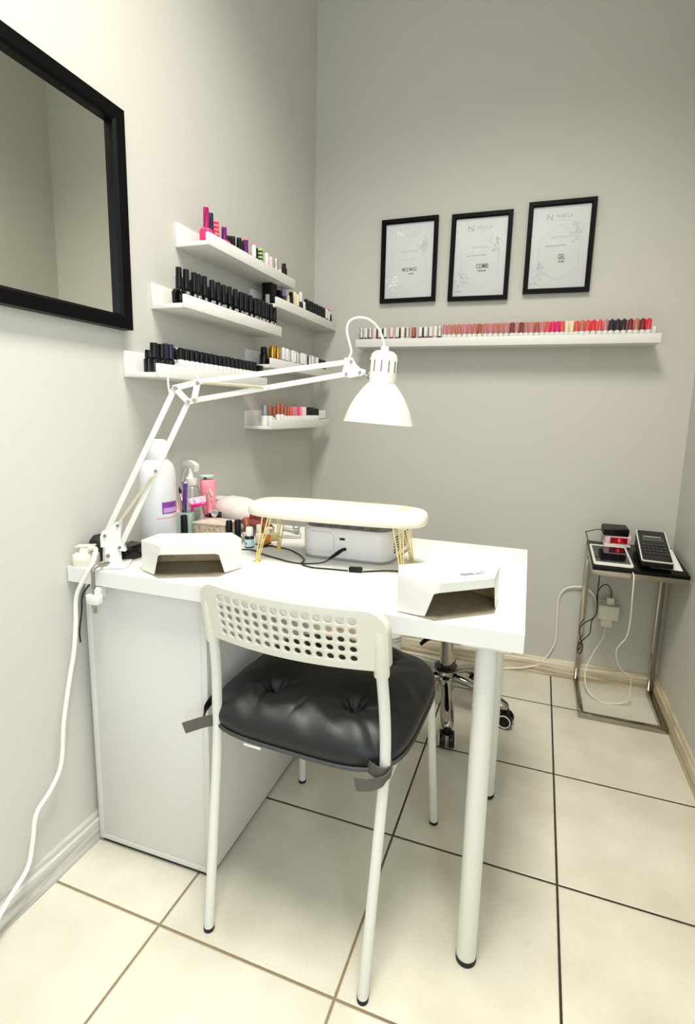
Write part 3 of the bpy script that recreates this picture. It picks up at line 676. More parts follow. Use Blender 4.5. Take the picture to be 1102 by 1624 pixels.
# cables on the desk
def cable(name, label, pts, r, m, cat='cable', smooth=8):
    o = MB().tube(pts, r, 8, smooth=smooth).build(name, m); tag(o, label, cat); return o
Zc = .7525
cr = thing('black_cable', 'thin black cord with plug running from the device across the desk', 'cable', on_desk(.58, .28, .75))
def rel(pts, o): return [(x-o[0], y-o[1], z-o[2]) for x, y, z in pts]
oc = (.58, .28, .7504)
pl = [(.582, .283, .782), (.570, .262, .774), (.548, .244, .758), (.50, .232, Zc), (.46, .232, Zc), (.42, .246, Zc), (.375, .262, Zc), (.32, .29, Zc), (.27, .27, Zc)]
MB().tube(rel(pl, oc), .0018, 8, smooth=8).build('wire', CABLEB, cr)
MB().tube(rel([(.5815, .290, .7825), (.574, .270, .777), (.560, .252, .766)], oc), [.0042, .0052, .0028], 12).build('plug', BLK, cr)
cr2 = thing('black_cable', 'black cord with small ferrite block lying in front of the device', 'cable', on_desk(.62, .22, .75))
oc = (.62, .22, .7504)
p2 = [(.300, .345, Zc), (.35, .345, Zc), (.405, .335, Zc), (.455, .30, Zc), (.488, .262, Zc), (.497, .228, Zc), (.53, .212, Zc), (.57, .216, Zc), (.62, .222, Zc)]
MB().tube(rel(p2, oc), .0018, 8, smooth=8).build('wire', CABLEB, cr2)
MB().tube(rel([(.655, .228, Zc), (.70, .256, Zc), (.74, .266, Zc), (.79, .262, Zc)], oc), .0018, 8, smooth=8).build('wire', CABLEB, cr2)
MB().box(-.016, .016, -.0065, .0065, 0, .012, .002, T(.018, .006, 0) @ R(12, 'Z')).build('ferrite_block', BLK, cr2)

# ------------------------------------------------------------------ clamp lamp (drafting arm)
HD = math.radians(30.6); LX, LY = .105, .05
CL = thing('desk_lamp', 'white articulated work lamp clamped to the left front desk corner', 'desk lamp', (LX, LY, .75), HD)
def P(s, z, off=0): return (s, off, z-.75)     # point in the arm plane
def bar(mb, a, b, w=.0095, th=.007, off=0):
    a = Vector(P(*a, off)); b = Vector(P(*b, off)); d = (b-a); L = d.length; ang = math.atan2(d.z, d.x)
    mb.box(-.004, L+.004, -th/2, th/2, -w/2, w/2, .0015, Matrix.Translation(a) @ Matrix.Rotation(-ang, 4, 'Y'))
    return mb
def plate(mb, pts, th, off=0):
    mb.prism([(s, z-.75) for s, z in pts], -th/2, th/2, T(0, off, 0) @ R(90, 'X')); return mb
b1, b2, s1, s2 = (-.0237, .8249), (.0069, .7961), (.0049, .8487), (.0927, .976)
e1, e2, e3, e4 = (.1398, 1.1669), (.1904, 1.1812), (.1683, 1.1358), (.1831, 1.1404)
u1, u2, sp, h1 = (.5473, 1.2435), (.5358, 1.2131), (.3519, 1.1746), (.5693, 1.2185)
mb = MB(); bar(mb, b1, e1, .0125, .008); mb.build('lower_bar', WMET, CL)
mb = MB(); bar(mb, b2, e3, .0125, .008); mb.build('lower_bar', WMET, CL)
mb = MB(); bar(mb, e2, u1, .0125, .008); mb.build('upper_bar', WMET, CL)
mb = MB(); bar(mb, e4, u2, .0125, .008); mb.build('upper_bar', WMET, CL)
def spring(name, a, b, off):
    mb = MB(); A = Vector(P(*a, off)); B = Vector(P(*b, off)); d = (B-A); L = d.length; d.normalize()
    n = Vector((0, 1, 0)); m = d.cross(n); pts = []
    turns = int(L/.0028); q = 8
    for i in range(turns*q+1):
        tt = .08+.84*i/(turns*q); ph = 2*PI*i/q
        pts.append(A+d*L*tt+n*.0034*math.cos(ph)+m*.0034*math.sin(ph))
    mb.tube(pts, .0009, 4); mb.tube([A, A+d*L*.08], .0012, 5); mb.tube([B-d*L*.08, B], .0012, 5)
    return mb.build(name, mat('spring_steel', (225, 218, 200), .35, .4), CL)
for off in (-.0085, .0085):
    spring('spring', s1, s2, off); spring('spring', e2, sp, off)
hp = [(-.030, .835), (-.018, .838), (.001, .857), (.012, .857), (.010, .812), (.016, .800), (.020, .786), (.008, .787), (-.004, .800), (-.034, .797), (-.034, .822)]
for off in (-.0062, .0062): plate(MB(), hp, .0018, off).build('base_bracket', WMET, CL)
for off in (-.0058, .0058):
    mb = MB()
    for a, b in ((e1, e2), (e1, e3), (e2, (.1805, 1.1385)), (e3, e4)): bar(mb, a, b, .0135, .002, off)
    mb.build('elbow_bracket', WMET, CL)
    plate(MB(), [(.533, 1.252), (.551, 1.253), (.560, 1.238), (.572, 1.228), (.584, 1.2255), (.584, 1.219), (.574, 1.210), (.562, 1.209), (.548, 1.2055), (.528, 1.2065), (.527, 1.218)], .0018, off).build('head_bracket', WMET, CL)
mb = MB()
for pnt in (b1, b2, s1, s2, e1, e2, e3, e4, u1, u2, h1, sp): mb.lathe([(.0036, -.0105), (.0036, .0105)], 12, T(pnt[0], 0, pnt[1]-.75) @ R(90, 'X'))
mb.build('bolts', mat('bolt_grey', (150, 145, 138), .3, .8), CL)
# clamp
cl = MB(); cl.box(-.032, .026, -.030, .030, .0006, .007, .002); cl.lathe([(.026, .007), (.021, .012), (.0195, .046), (.018, .049)], 6, T(-.012, 0, 0))
clp = cl.build('clamp_base', WMET, CL)
MB().lathe([(.0045, 0), (.0045, .002)], 12, T(-.016, -.0192, .030) @ R(90, 'X')).build('set_screw', STEEL, clp)
inv = Matrix.Rotation(-HD, 3, 'Z')
def W2L(x, y, z): v = inv @ Vector((x-LX, y-LY, z-.75)); return tuple(v)
mb = MB(); mb.tube([W2L(.1, .03, .762), W2L(.097, .002, .763), W2L(.094, -.011, .757), W2L(.0935, -.013, .74), W2L(.0935, -.013, .655)], .0042, 12, smooth=5)
mb.build('clamp_rod', STEEL, CL)
mb = MB(); c0 = W2L(.0935, -.013, .689); mb.box(-.016, .016, -.010, .010, -.013, .010, .003, T(*c0) @ Matrix.Rotation(-HD, 4, 'Z')); mb.box(-.006, .006, -.002, .03, -.004, .022, .001, T(*c0) @ Matrix.Rotation(-HD, 4, 'Z'))
mb.build('clamp_block', WMET, CL)
MB().lathe([(.0052, 0), (.0058, .004), (.0058, .010)], 12, T(*W2L(.0935, -.013, .668))).build('clamp_nut', STEEL, CL)
# shade: axis tilted a little in the arm plane
SHM = Matrix.Translation(P(.6275, 1.196)) @ Matrix.Rotation(math.radians(-3.0-.5), 4, 'Y')
SHM = Matrix.Translation(P(.6275, 1.196)) @ Matrix.Rotation(math.radians(3.6), 4, 'Y')
shade = [(.0335, 0), (.036, -.004), (.048, -.018), (.062, -.038), (.074, -.060), (.082, -.080), (.0865, -.098), (.088, -.1005), (.0868, -.1005), (.085, -.098), (.0725, -.060), (.060, -.038), (.046, -.018), (.034, -.005), (.030, -.001)]
SHW = mat('lamp_shade_enamel', (226, 223, 212), .3)
sh = MB().lathe(shade, 48, SHM, cap=False).build('lamp_shade', SHW, CL, 50)
hs = MB().lathe([(.032, -.001), (.0345, .0), (.0352, .02), (.0345, .055), (.031, .068), (.023, .0755), (.010, .0775), (.010, .086), (.0085, .0875)], 36, SHM, cap=True).build('lamp_housing', SHW, CL, 50)
vm = mat('vent_shadow_grey', (70, 68, 64), .6)
for k in range(12):
    a = 2*PI*k/12+.15
    MB().box(.0335, .0362, -.0011, .0011, .024, .052, .0005, SHM @ Matrix.Rotation(a, 4, 'Z')).build('vent_slot', vm, hs, smooth=0)
MB().lathe([(.0, -.06), (.018, -.055), (.027, -.035), (.024, -.015), (.014, 0), (.013, .008)], 20, SHM).build('light_bulb', mat('bulb_glass', (240, 240, 235), .2), CL)
mb = MB(); j = Vector(P(.5975, 1.2095)); mb.tube([P(.570, 1.2155), P(.5965, 1.2105)], .0032, 10); mb.lathe([(.0, -.008), (.006, -.006), (.0075, 0), (.006, .006), (0, .008)], 14, Matrix.Translation(j) @ R(90, 'X'))
mb.build('swivel_joint', STEEL, CL)
MB().tube([P(*q) for q in [(.543, 1.2503), (.5488, 1.267), (.5437, 1.2875), (.5369, 1.3165), (.5441, 1.3389), (.5671, 1.3481), (.5932, 1.3437), (.6147, 1.3253), (.6266, 1.3013), (.6310, 1.2825)]], .0028, 10, smooth=6).build('cord', CABLEW, CL)
MB().tube([P(q[0], q[1], .004) for q in [(.133, 1.138), (.1265, 1.160), (.1244, 1.1809), (.1264, 1.2006), (.1399, 1.2166), (.157, 1.2216), (.1771, 1.2098), (.1921, 1.1877)]], .0022, 10, smooth=6).build('cord', CABLEW, CL)

# ------------------------------------------------------------------ extension socket and mains cable on the desk's left front
EX = thing('plug_adapter', 'white rounded mains plug in the socket at desk corner by wall', 'plug', (.0345, .026, .7504), math.radians(18))
layered(MB(), [(rrect(.050, .036, .008), 0), (rrect(.052, .038, .009), .004), (rrect(.054, .040, .010), .014), (rrect(.052, .038, .010), .026), (rrect(.040, .030, .010), .031)]).build('socket_body', CREAMPL, EX)
mb = MB(); layered(mb, [(rrect(.026, .022, .006), .031), (rrect(.022, .018, .006), .044)]); mb.build('plug_body', CREAMPL, EX)
MB().box(-.018, .024, -.010, .010, .044, .048, .0018, R(-3, 'Y')).build('plug_lid', CREAMPL, EX)
cw = thing('extension_cable', 'thick white mains cable hanging from desk corner down to the floor', 'cable', (.05, 0, .79))
MB().tube(rel([(.052, .020, .792), (.078, .012, .798), (.090, .000, .790), (.088, -.010, .765), (.070, -.014, .735), (.050, -.017, .70), (.043, -.018, .67), (.042, -.020, .63), (.040, -.028, .56), (.036, -.040, .50), (.034, -.062, .40), (.032, -.075, .30), (.031, -.105, .255), (.031, -.143, .225), (.031, -.157, .165), (.032, -.175, .115), (.036, -.225, .085), (.043, -.285, .045), (.055, -.36, .0055), (.07, -.50, .0055), (.085, -.7, .0055), (.09, -1.0, .0055)], (.05, 0, .79)), .0050, 12, smooth=5).build('cord', CABLEW, cw)
b_ = thing('thin_cord', 'thin black cord dangling below the desk corner beside white cable', 'cable', (.05, 0, .70))
MB().tube(rel([(.06, .008, .712), (.056, -.010, .690), (.050, -.010, .65), (.038, -.008, .60), (.036, -.006, .57)], (.05, 0, .70)), .002, 8, smooth=5).build('cord', CABLEB, b_)

# ------------------------------------------------------------------ black cases by the lamp
t = thing('black_case', 'glossy black flat case lying on the desk behind the lamp clamp', 'case', on_desk(.080, .114), math.radians(82))
layered(MB(), [(rrect(.058, .046, .004, 3), 0), (rrect(.062, .050, .004, 3), .003), (rrect(.062, .050, .004, 3), .026), (rrect(.054, .042, .004, 3), .034)]).build('case_body', BLKG, t, 20)
MB().tube([(-.025, -.019, .0342), (.025, .019, .0342)], .0006, 6).build('lid_crease', BLK, t)
t = thing('pouch', 'rounded black pouch against the wall behind the white plug', 'pouch', on_desk(.030, .092), math.radians(86))
layered(MB(), [(rrect(.080, .036, .012, 4), 0), (rrect(.084, .042, .018, 4), .012), (rrect(.082, .040, .018, 4), .048), (rrect(.064, .026, .012, 4), .060)]).build('pouch_body', RUB, t, 60)
MB().lathe([(.004, 0), (.0045, .012), (.0035, .014)], 10, T(.024, 0, .059)).build('pull_tab', RUB, t)
cable('loose_cord', 'short black cord curving beside the big white bottle', [(.172, .165, .7525), (.172, .135, .7525), (.145, .128, .770), (.122, .126, .762), (.118, .135, .7525)], .0016, CABLEB)

# ------------------------------------------------------------------ big white bottle
t = thing('lotion_bottle', 'large white bottle with round cap and purple label on left', 'bottle', on_desk(.109, .190), 0)
MB().lathe([(.040, 0), (.0435, .004), (.0435, .205), (.041, .220), (.035, .232), (.026, .240), (.0235, .242)], 40).build('bottle_body', WPL if False else mat('bottle_hdpe', (222, 223, 223), .32), t, 50)
MB().lathe([(.0245, .2415), (.0255, .243), (.0245, .286), (.0225, .290), (.016, .2915)], 36).build('cap', mat('bottle_cap_white', (224, 224, 224), .35), t, 50)
def curved(mb, r, a0, a1, z0, z1, n=8, tk=.0004):
    A = [a0+(a1-a0)*i/n for i in range(n+1)]
    v = [(r*math.cos(a), r*math.sin(a), z) for z in (z0, z1) for a in A]+[((r-tk)*math.cos(a), (r-tk)*math.sin(a), z) for z in (z0, z1) for a in A]
    m = n+1; F = [(i, i+1, m+i+1, m+i) for i in range(n)]+[(2*m+i, 3*m+i, 3*m+i+1, 2*m+i+1) for i in range(n)]
    return mb.faces(v, F)
g0 = math.radians(-42)
curved(MB(), .0440, g0+.05, g0+1.15, .106, .136).build('label_block', mat('label_purple', (130, 60, 150), .4), t)
curved(MB(), .0443, g0+.12, g0+1.10, .109, .121).build('label_block', mat('label_lilac', (205, 150, 210), .4), t)
curved(MB(), .0440, g0-.28, g0+1.15, .094, .096).build('label_line', mat('label_pink', (225, 120, 160), .4), t)
for k in range(6): curved(MB(), .0440, g0-.26, g0+1.1, .060+k*.005, .0612+k*.005).build('label_line', mat('label_pale_grey', (215, 208, 218), .4), t)
curved(MB(), .0440, g0-.22, g0+.3, .042, .051).build('label_block', mat('label_rose', (195, 110, 175), .4), t)

# ------------------------------------------------------------------ items at the back left of the desk
PK = mat('pink_soft_plastic', (250, 150, 165), .4)
TR = mat('clear_plastic', (235, 238, 236), .08, trans=.85)
t = thing('spray_bottle', 'clear spray bottle with white trigger head behind the brushes', 'spray bottle', on_desk(.050, .405), math.radians(-20))
MB().lathe([(.021, 0), (.023, .003), (.023, .125), (.019, .138), (.012, .143), (.012, .147)], 28).build('bottle_body', TR, t, 50)
MB().lathe([(.0165, .143), (.0175, .145), (.0175, .165), (.011, .169), (.008, .180), (.008, .197)], 24).build('collar', WPL, t, 50)
MB().prism([(-.036, .200), (-.036, .212), (-.010, .217), (.014, .213), (.030, .205), (.026, .186), (.019, .184), (.018, .197), (.008, .199), (-.010, .200)], -.007, .007, R(90, 'X')).build('spray_head', WPL, t, 30)
MB().tube([(-.036, 0, .206), (-.042, 0, .206)], .0045, 12).build('nozzle', WPL, t)
MB().tube([(-.012, 0, .200), (-.026, 0, .190), (-.040, 0, .172), (-.048, 0, .150)], .0042, 8, smooth=4).build('trigger', WPL, t, 60)
MB().tube([(0, 0, .006), (.002, 0, .07), (0, 0, .17)], .002, 6, smooth=4).build('dip_tube', WPL, t)
t = thing('marker_pen', 'purple pen standing upright in the brush pot', 'pen', on_desk(.063, .350, .815), 0)
t.rotation_euler = (0, math.radians(4), 0)
MB().lathe([(.0035, -.05), (.0056, -.045), (.0060, .080), (.0055, .092)], 14).build('barrel', mat('pen_purple', (85, 40, 140), .25, coat=.3), t)
MB().lathe([(.0035, .092), (.0030, .096)], 12).build('end_plug', WPL, t)
t = thing('brush_pot', 'grey-green square pot holding brushes beside big white bottle', 'pot', on_desk(.070, .345), math.radians(12))
mb = MB(); layered(mb, [(rrect(.056, .050, .006, 3), 0), (rrect(.058, .052, .006, 3), .076), (rrect(.053, .047, .005, 3), .076), (rrect(.051, .045, .005, 3), .006)]); mb.build('pot_body', mat('celadon_plastic', (165, 190, 178), .4), t)
def brush(label, x, y, ang, tilt, L, hcol, name='nail_brush'):
    t = thing(name, label, 'brush', on_desk(x, y, .757), ang); t.rotation_euler = (0, math.radians(tilt), ang)
    MB().lathe([(.0028, 0), (.0044, .01), (.0036, L*.6), (.0028, L*.72)], 10).build('handle', hcol, t)
    MB().lathe([(.0034, L*.72), (.0032, L*.86)], 10).build('ferrule', mat('rose_gold_metal', (215, 165, 145), .25, .8), t)
    MB().lathe([(.0030, L*.86), (.0040, L*.93), (.0005, L)], 10).build('bristles', BLK, t)
brush('slim brush with rose handle leaning left in the pot', .078, .335, math.radians(190), 15, .150, mat('rose_handle', (220, 170, 160), .3))
brush('slim brush with dark handle leaning left in the pot', .083, .345, math.radians(185), 12, .142, mat('dark_handle', (60, 45, 50), .3))
brush('pale handled brush steeply leaning toward the white bottle', .084, .330, math.radians(195), 20, .130, mat('pale_handle', (225, 205, 200), .3))
t = thing('scrub_brush', 'hot pink hand brush with white bristles lying across the pots', 'brush', on_desk(.112, .350, .848), math.radians(15))
t.rotation_euler = (0, math.radians(-12), math.radians(15))
MB().lathe([(0, -.006), (.020, -.005), (.027, 0), (.024, .004), (0, .005)], 24, Matrix.Diagonal((1, .55, 1, 1))).build('brush_back', mat('brush_magenta', (235, 25, 135), .3), t, 60)
MB().tube([(-.018, 0, -.004), (-.024, 0, -.016)], .004, 8).build('handle_stub', mat('brush_magenta', (235, 25, 135), .3), t)
mb = MB(); rb = random.Random(2)
for i in range(70):
    a = rb.uniform(0, 2*PI); r = math.sqrt(rb.random()); x, y = r*.023*math.cos(a), r*.012*math.sin(a)
    mb.tube([(x, y, .003), (x*1.12, y*1.12, .021+rb.uniform(-.001, .001))], .0013, 5)
tag(mb.build('bristles', mat('white_bristles', (245, 225, 235), .6), t), kind='stuff')
t = thing('nail_polish_bottle', 'tall black polish bottle standing before the grey-green pot', 'nail polish', on_desk(.100, .300), 0)
MB().lathe([(.0115, 0), (.0130, .002), (.0130, .022), (.008, .026)], 20).build('bottle_body', BLKG, t)
MB().lathe([(.0092, .026), (.0098, .028), (.0092, .072), (.0082, .0745)], 20).build('cap', BLK, t)
t = thing('tweezers', 'steel tweezers standing in the small black cup', 'tweezers', on_desk(.128, .402, .790), 0)
t.rotation_euler = (math.radians(4), math.radians(-8), 0)
MB().tube([(-.003, 0, 0), (-.003, 0, .03), (0, 0, .062), (.003, 0, .03), (.003, 0, 0)], .0013, 6, smooth=4).build('tweezer_arms', STEEL, t)
t = thing('small_cup', 'small black square cup behind the crystal box', 'cup', on_desk(.128, .404), 0)
layered(MB(), [(rrect(.032, .026, .003, 3), 0), (rrect(.034, .028, .003, 3), .066), (rrect(.030, .024, .003, 3), .066), (rrect(.029, .023, .003, 3), .004)]).build('cup_body', BLK, t)
t = thing('pink_tube', 'pink squeeze tube with grey-green lid standing behind desk items', 'tube', on_desk(.088, .432), 0)
MB().lathe([(.013, 0), (.0145, .006), (.0150, .050), (.0185, .060), (.023, .085), (.0245, .140), (.024, .157), (.021, .159)], 28, Matrix.Diagonal((1, .8, 1, 1))).build('tube_body', PK, t, 50)
MB().lathe([(.0045, .159), (.0045, .168)], 12, T(-.010, 0, 0)).build('valve', mat('dark_green_grey', (85, 105, 98), .4), t)
MB().lathe([(.020, .168), (.021, .169), (.021, .171), (.017, .1725)], 28, T(-.003, 0, 0)).build('lid', mat('celadon_lid', (185, 215, 205), .4), t)
MB().box(-.004, .005, -.0128, -.0110, .048, .055).build('base_mark', mat('maroon_mark', (110, 15, 45), .4), t)
t = thing('flower_clip', 'pale pink fabric flower with stem leaning on the pink tube', 'ornament', on_desk(.118, .398, .862), math.radians(-30))
mb = MB()
for k in range(5):
    a = 2*PI*k/5+.3
    mb.lathe([(0, -.003), (.009, -.0015), (.0105, .0005), (.007, .003), (0, .0035)], 14, T(.011*math.cos(a), 0, .011*math.sin(a)+.006) @ R(90, 'X'))
mb.build('petals', mat('pale_pink_petal', (255, 195, 190), .5), t, 60)
MB().tube([(-.006, 0, .002), (-.026, -.002, -.012), (.0, -.002, .030)], .0011, 6, smooth=1).build('stick', mat('stick_pink', (240, 190, 185), .4), t)
MB().tube([(0, 0, -.005), (.001, 0, -.03), (-.001, 0, -.052)], [.007, .0065, .009], 10, smooth=3).build('stem', PK, t)
XB = mat('speckled_crystal', (190, 172, 150), .18, coat=.4, noise=1.0, nscale=120)
t = thing('crystal_box', 'speckled crystal box with clear round knob lid on desk', 'trinket box', on_desk(.166, .350), math.radians(4))
MB().box(-.050, .050, -.031, .031, 0, .050, .002).build('box_body', XB, t, 20)
MB().faces([(-.052, -.033, .0505), (.052, -.033, .0505), (.052, .033, .0505), (-.052, .033, .0505), (-.052, -.033, .054), (.052, -.033, .054), (.052, .033, .054), (-.052, .033, .054), (-.012, -.01, .062), (.012, -.01, .062), (.012, .01, .062), (-.012, .01, .062)],
  [(3, 2, 1, 0), (0, 1, 5, 4), (1, 2, 6, 5), (2, 3, 7, 6), (3, 0, 4, 7), (4, 5, 9, 8), (5, 6, 10, 9), (6, 7, 11, 10), (7, 4, 8, 11), (8, 9, 10, 11)]).build('lid', mat('pale_crystal_lid', (232, 216, 200), .15, trans=.2, coat=.4), t, smooth=0)
MB().lathe([(.004, .061), (.0035, .066), (.008, .070), (.0105, .077), (.008, .084), (.003, .087), (0, .0875)], 10).build('knob', TR, t, 15)
def dpol(label, x, y, bh, br, ch, cr, bm, cmt, name='nail_polish_bottle', extra=None):
    t = thing(name, label, 'nail polish' if name == 'nail_polish_bottle' else 'bottle', on_desk(x, y), 0)
    MB().lathe([(br*.93, 0), (br, .0015), (br, bh-.004), (br*.8, bh), (cr*.8, bh+.002)], 20).build('bottle_body', bm, t)
    MB().lathe([(cr, bh+.001), (cr*1.02, bh+.003), (cr*.95, bh+ch-.002), (cr*.8, bh+ch)], 20).build('cap', cmt, t)
    if extra: extra(t)
    return t
dpol('black polish nearest the crystal box, shorter of two', .228, .328, .020, .0110, .046, .0090, BLKG, BLK)
dpol('black polish right of its shorter twin by crystal box', .253, .332, .022, .0115, .048, .0090, BLKG, BLK)
dpol('black low polish pot beside the copper-capped bottle', .262, .306, .018, .0085, .010, .007, BLKG, BLK)
dpol('clear polish bottle with copper metallic cap on desk', .262, .362, .030, .0115, .042, .0085, mat('pale_bottle_glass', (225, 215, 208), .2), C['copper'])
def drop_extra(t):
    curved(MB(), .0134, -2.9, .3, .004, .024, 12).build('bottle_label', mat('pale_aqua_label', (190, 222, 225), .5), t)
    MB().lathe([(.0028, 0), (.0028, .0004)], 16, T(-.002, -.0137, .013) @ R(90, 'X')).build('label_mark', mat('teal_mark', (70, 110, 120), .5), t)
dpol('dark dropper bottle with pale blue label and white cap', .298, .318, .032, .0130, .024, .0100, mat('dark_amber_glass', (25, 22, 24), .12), WPL, 'dropper_bottle', drop_extra)
dpol('small cream bottle with white cap behind gold leg', .302, .362, .030, .010, .024, .0075, mat('cream_bottle', (235, 220, 190), .3), WPL, 'small_bottle')
dpol('small bottle with amber liquid behind the front gold leg', .326, .366, .028, .010, .020, .0075, mat('amber_liquid', (200, 120, 30), .2), WPL, 'small_bottle')
t = thing('nail_clipper', 'short black nail clipper lying flat behind the gold legs', 'nail clipper', on_desk(.336, .338), math.radians(50))
MB().box(-.022, .022, -.003, .003, 0, .003, .001).build('blade', BLK, t)
MB().box(-.004, .020, -.0025, .0025, .004, .006, .001, R(-14, 'Y')).build('lever', BLK, t)
HDW = mat('dryer_white', (224, 216, 208), .35)
t = thing('hair_dryer', 'white rounded hair dryer with wine-red rim and brown handle', 'hair dryer', on_desk(.160, .486), math.radians(-10))
mb = MB(); mb.tube([(-.088, 0, .052), (-.070, 0, .054), (-.03, 0, .056), (.02, 0, .054), (.060, 0, .052), (.078, 0, .050)], [.020, .036, .048, .050, .044, .038], 28, smooth=5); mb.build('dryer_body', HDW, t, 60)
MB().tube([(.076, 0, .050), (.084, 0, .050), (.088, 0, .050)], [.0395, .0395, .034], 28).build('rim', mat('wine_plastic', (120, 30, 35), .3), t, 60)
MB().tube([(.040, -.030, .045), (.075, -.033, .036), (.115, -.030, .028), (.142, -.024, .0225)], [.013, .0165, .0165, .0175], 20, smooth=4).build('handle', mat('brown_leather', (122, 62, 52), .35), t, 60)
MB().tube([(.142, -.024, .0225), (.150, -.022, .021)], [.014, .013], 20).build('steel_end', STEEL, t)
t = thing('rubber_bulb', 'khaki rounded rubber bulb lying under the brown handle end', 'bulb', on_desk(.316, .415), 0)
MB().lathe([(0, 0), (.016, .002), (.0185, .010), (.016, .019), (0, .022)], 24).build('bulb_body', mat('khaki_rubber', (170, 165, 120), .5), t, 60)
t = thing('drill_handpiece', 'grey metal drill handpiece resting with its curled cable', 'handpiece', on_desk(.345, .468), math.radians(5))
MB().tube([(-.022, 0, .022), (.0, 0, .020), (.018, 0, .018)], [.0065, .0065, .0085], 14, smooth=3).build('metal_body', mat('satin_grey', (190, 192, 188), .3, .5), t, 60)
MB().tube([(.018, 0, .018), (.028, 0, .018)], .0100, 14).build('collar', mat('satin_grey2', (165, 167, 165), .3, .6), t)
MB().tube([(.022+.009*math.cos(a), -.004, .034+.009*math.sin(a)) for a in [2*PI*k/20 for k in range(20)]], .0028, 8, closed=True).build('holder_ring', mat('satin_grey2', (165, 167, 165), .3, .6), t)
MB().tube([(.028, 0, .018), (.036, -.004, .010), (.024, -.014, .0035), (-.01, -.02, .003), (-.035, -.012, .003)], .0026, 8, smooth=6).build('cable', mat('grey_cable', (180, 182, 178), .45), t)
t = thing('plastic_box', 'translucent flat lidded plastic box behind the hair dryer', 'box', on_desk(.068, .567), math.radians(-2))
MB().box(-.048, .044, -.022, .022, 0, .076, .002).build('box_body', mat('milky_plastic', (222, 220, 214), .3), t, 20)
MB().box(-.052, .050, -.026, .026, .076, .081, .001).build('lid_plate', mat('milky_plastic_lid', (228, 226, 222), .2), t, 20)

# ------------------------------------------------------------------ visitor chair
CY = math.radians(-2.6)
CHR = thing('perforated_chair', 'white metal chair with perforated plastic back in front of desk', 'chair', (.612, .164, 0), CY)
def leg(mb, pts): return mb.tube(pts, .0108, 14, smooth=5)
def footy(parent, x, y, tx=0, ty=0): MB().lathe([(.0100, 0), (.0116, .0015), (.0116, .0085), (.0108, .0095)], 16, T(x, y, 0)).build('foot', RUB, parent)
SEATY = -.172
for s in (-1, 1):
    l = leg(MB(), [(s*.180, -.240, .008), (s*.184, -.214, .20), (s*.189, -.186, .42), (s*.190, -.184, .50), (s*.187, -.188, .58), (s*.183, -.200, .66), (s*.183, -.206, .70)]).build('leg', WMET, CHR)
    footy(l, s*.180, -.240)
    l = leg(MB(), [(s*.205, .240, .008), (s*.196, .222, .20), (s*.188, .200, .39), (s*.182, .185, .422), (s*.160, .175, .430)]).build('leg', WMET, CHR)
    footy(l, s*.205, .240)
    MB().tube([(s*.188, -.186, .425), (s*.186, 0, .430), (s*.184, .185, .428)], .009, 12).build('side_rail', WMET, CHR)
for y in (-.12, .15): MB().tube([(-.186, y, .424), (.186, y, .424)], .008, 12).build('cross_rail', WMET, CHR)
layered(MB(), [(rrect(.352, .345, .05), .430), (rrect(.360, .352, .055), .434), (rrect(.360, .352, .055), .438), (rrect(.350, .342, .05), .441)]).build('seat', CREAMPL, CHR)
# perforated backrest
def backrest():
    nx, nz, pch, pcz = 14, 5, .0212, .0187; hr = .0066
    hx, hz = nx*pch/2, nz*pcz/2; bm = bmesh.new(); per = 12
    W2, top, bot = .1965, hz+.012, -hz-.012
    def sq(i):  # 16 samples on the unit square perimeter starting at (1,0)
        a = 2*PI*i/16; c, s = math.cos(a), math.sin(a); k = 1/max(abs(c), abs(s)); return c*k, s*k
    for i in range(nx):
        for j in range(nz):
            cx, cz = -hx+pch*(i+.5), -hz+pcz*(j+.5)
            o = []; n_ = []
            for k in range(16):
                a = 2*PI*k/16; ux, uz = sq(k)
                if k % 4 in (1, 3) : pass
                o.append(bm.verts.new((cx+ux*pch/2, 0, cz+uz*pcz/2))); n_.append(bm.verts.new((cx+hr*math.cos(a), 0, cz+hr*math.sin(a))))
            for k in range(16): bm.faces.new((o[k], o[(k+1) % 16], n_[(k+1) % 16], n_[k]))
    bmesh.ops.remove_doubles(bm, verts=bm.verts[:], dist=1e-5)
    # boundary verts of the block
    bd = [v for v in bm.verts if abs(abs(v.co.x)-hx) < 1e-5 or abs(abs(v.co.z)-hz) < 1e-5]
    bd.sort(key=lambda v: math.atan2(v.co.z, v.co.x))
    def outline(v):
        x, z = v.co.x, v.co.z
        r = .040; zc = (top+bot)/2; hh = (top-bot)/2
        # push to the rounded-rectangle along a ray from the block, by axis
        X = x*W2/hx if True else x; Z = zc+z/hz*hh
        rr = r if z > 0 else .012
        ax, az = abs(X)-(W2-rr), (Z-zc)*(1 if Z > zc else -1)-(hh-rr)
        if ax > 0 and az > 0:
            L = math.hypot(ax, az)
            if L > rr: ax, az = ax*rr/L, az*rr/L
            X = math.copysign(W2-rr+ax, X); Z = zc+math.copysign(hh-rr+az, Z-zc)
        return Vector((X, 0, Z))
    prev = bd; 
    for f in (.5, 1.0):
        cur = []
        for v0 in bd:
            p = v0.co.lerp(outline(v0), f); cur.append(bm.verts.new(p))
        n = len(bd)
        for k in range(n): bm.faces.new((prev[k], prev[(k+1) % n], cur[(k+1) % n], cur[k]))
        prev = cur
    outer = prev
    # forward-turned rim
    rim = []
    for v in outer:
        d = Vector((math.copysign(.002, v.co.x) if abs(v.co.x) > W2-.03 else 0, .014, .001 if v.co.z > 0 else 0)); rim.append(bm.verts.new(v.co+d))
    n = len(outer)
    for k in range(n): bm.faces.new((outer[k], outer[(k+1) % n], rim[(k+1) % n], rim[k]))
    for v in bm.verts:   # bow and lean
        x, y, z = v.co
        bow = -.030*(1-(x/W2)**2)
        v.co.y = y+bow-.20*(z-bot)*1.0
    return bm, bot
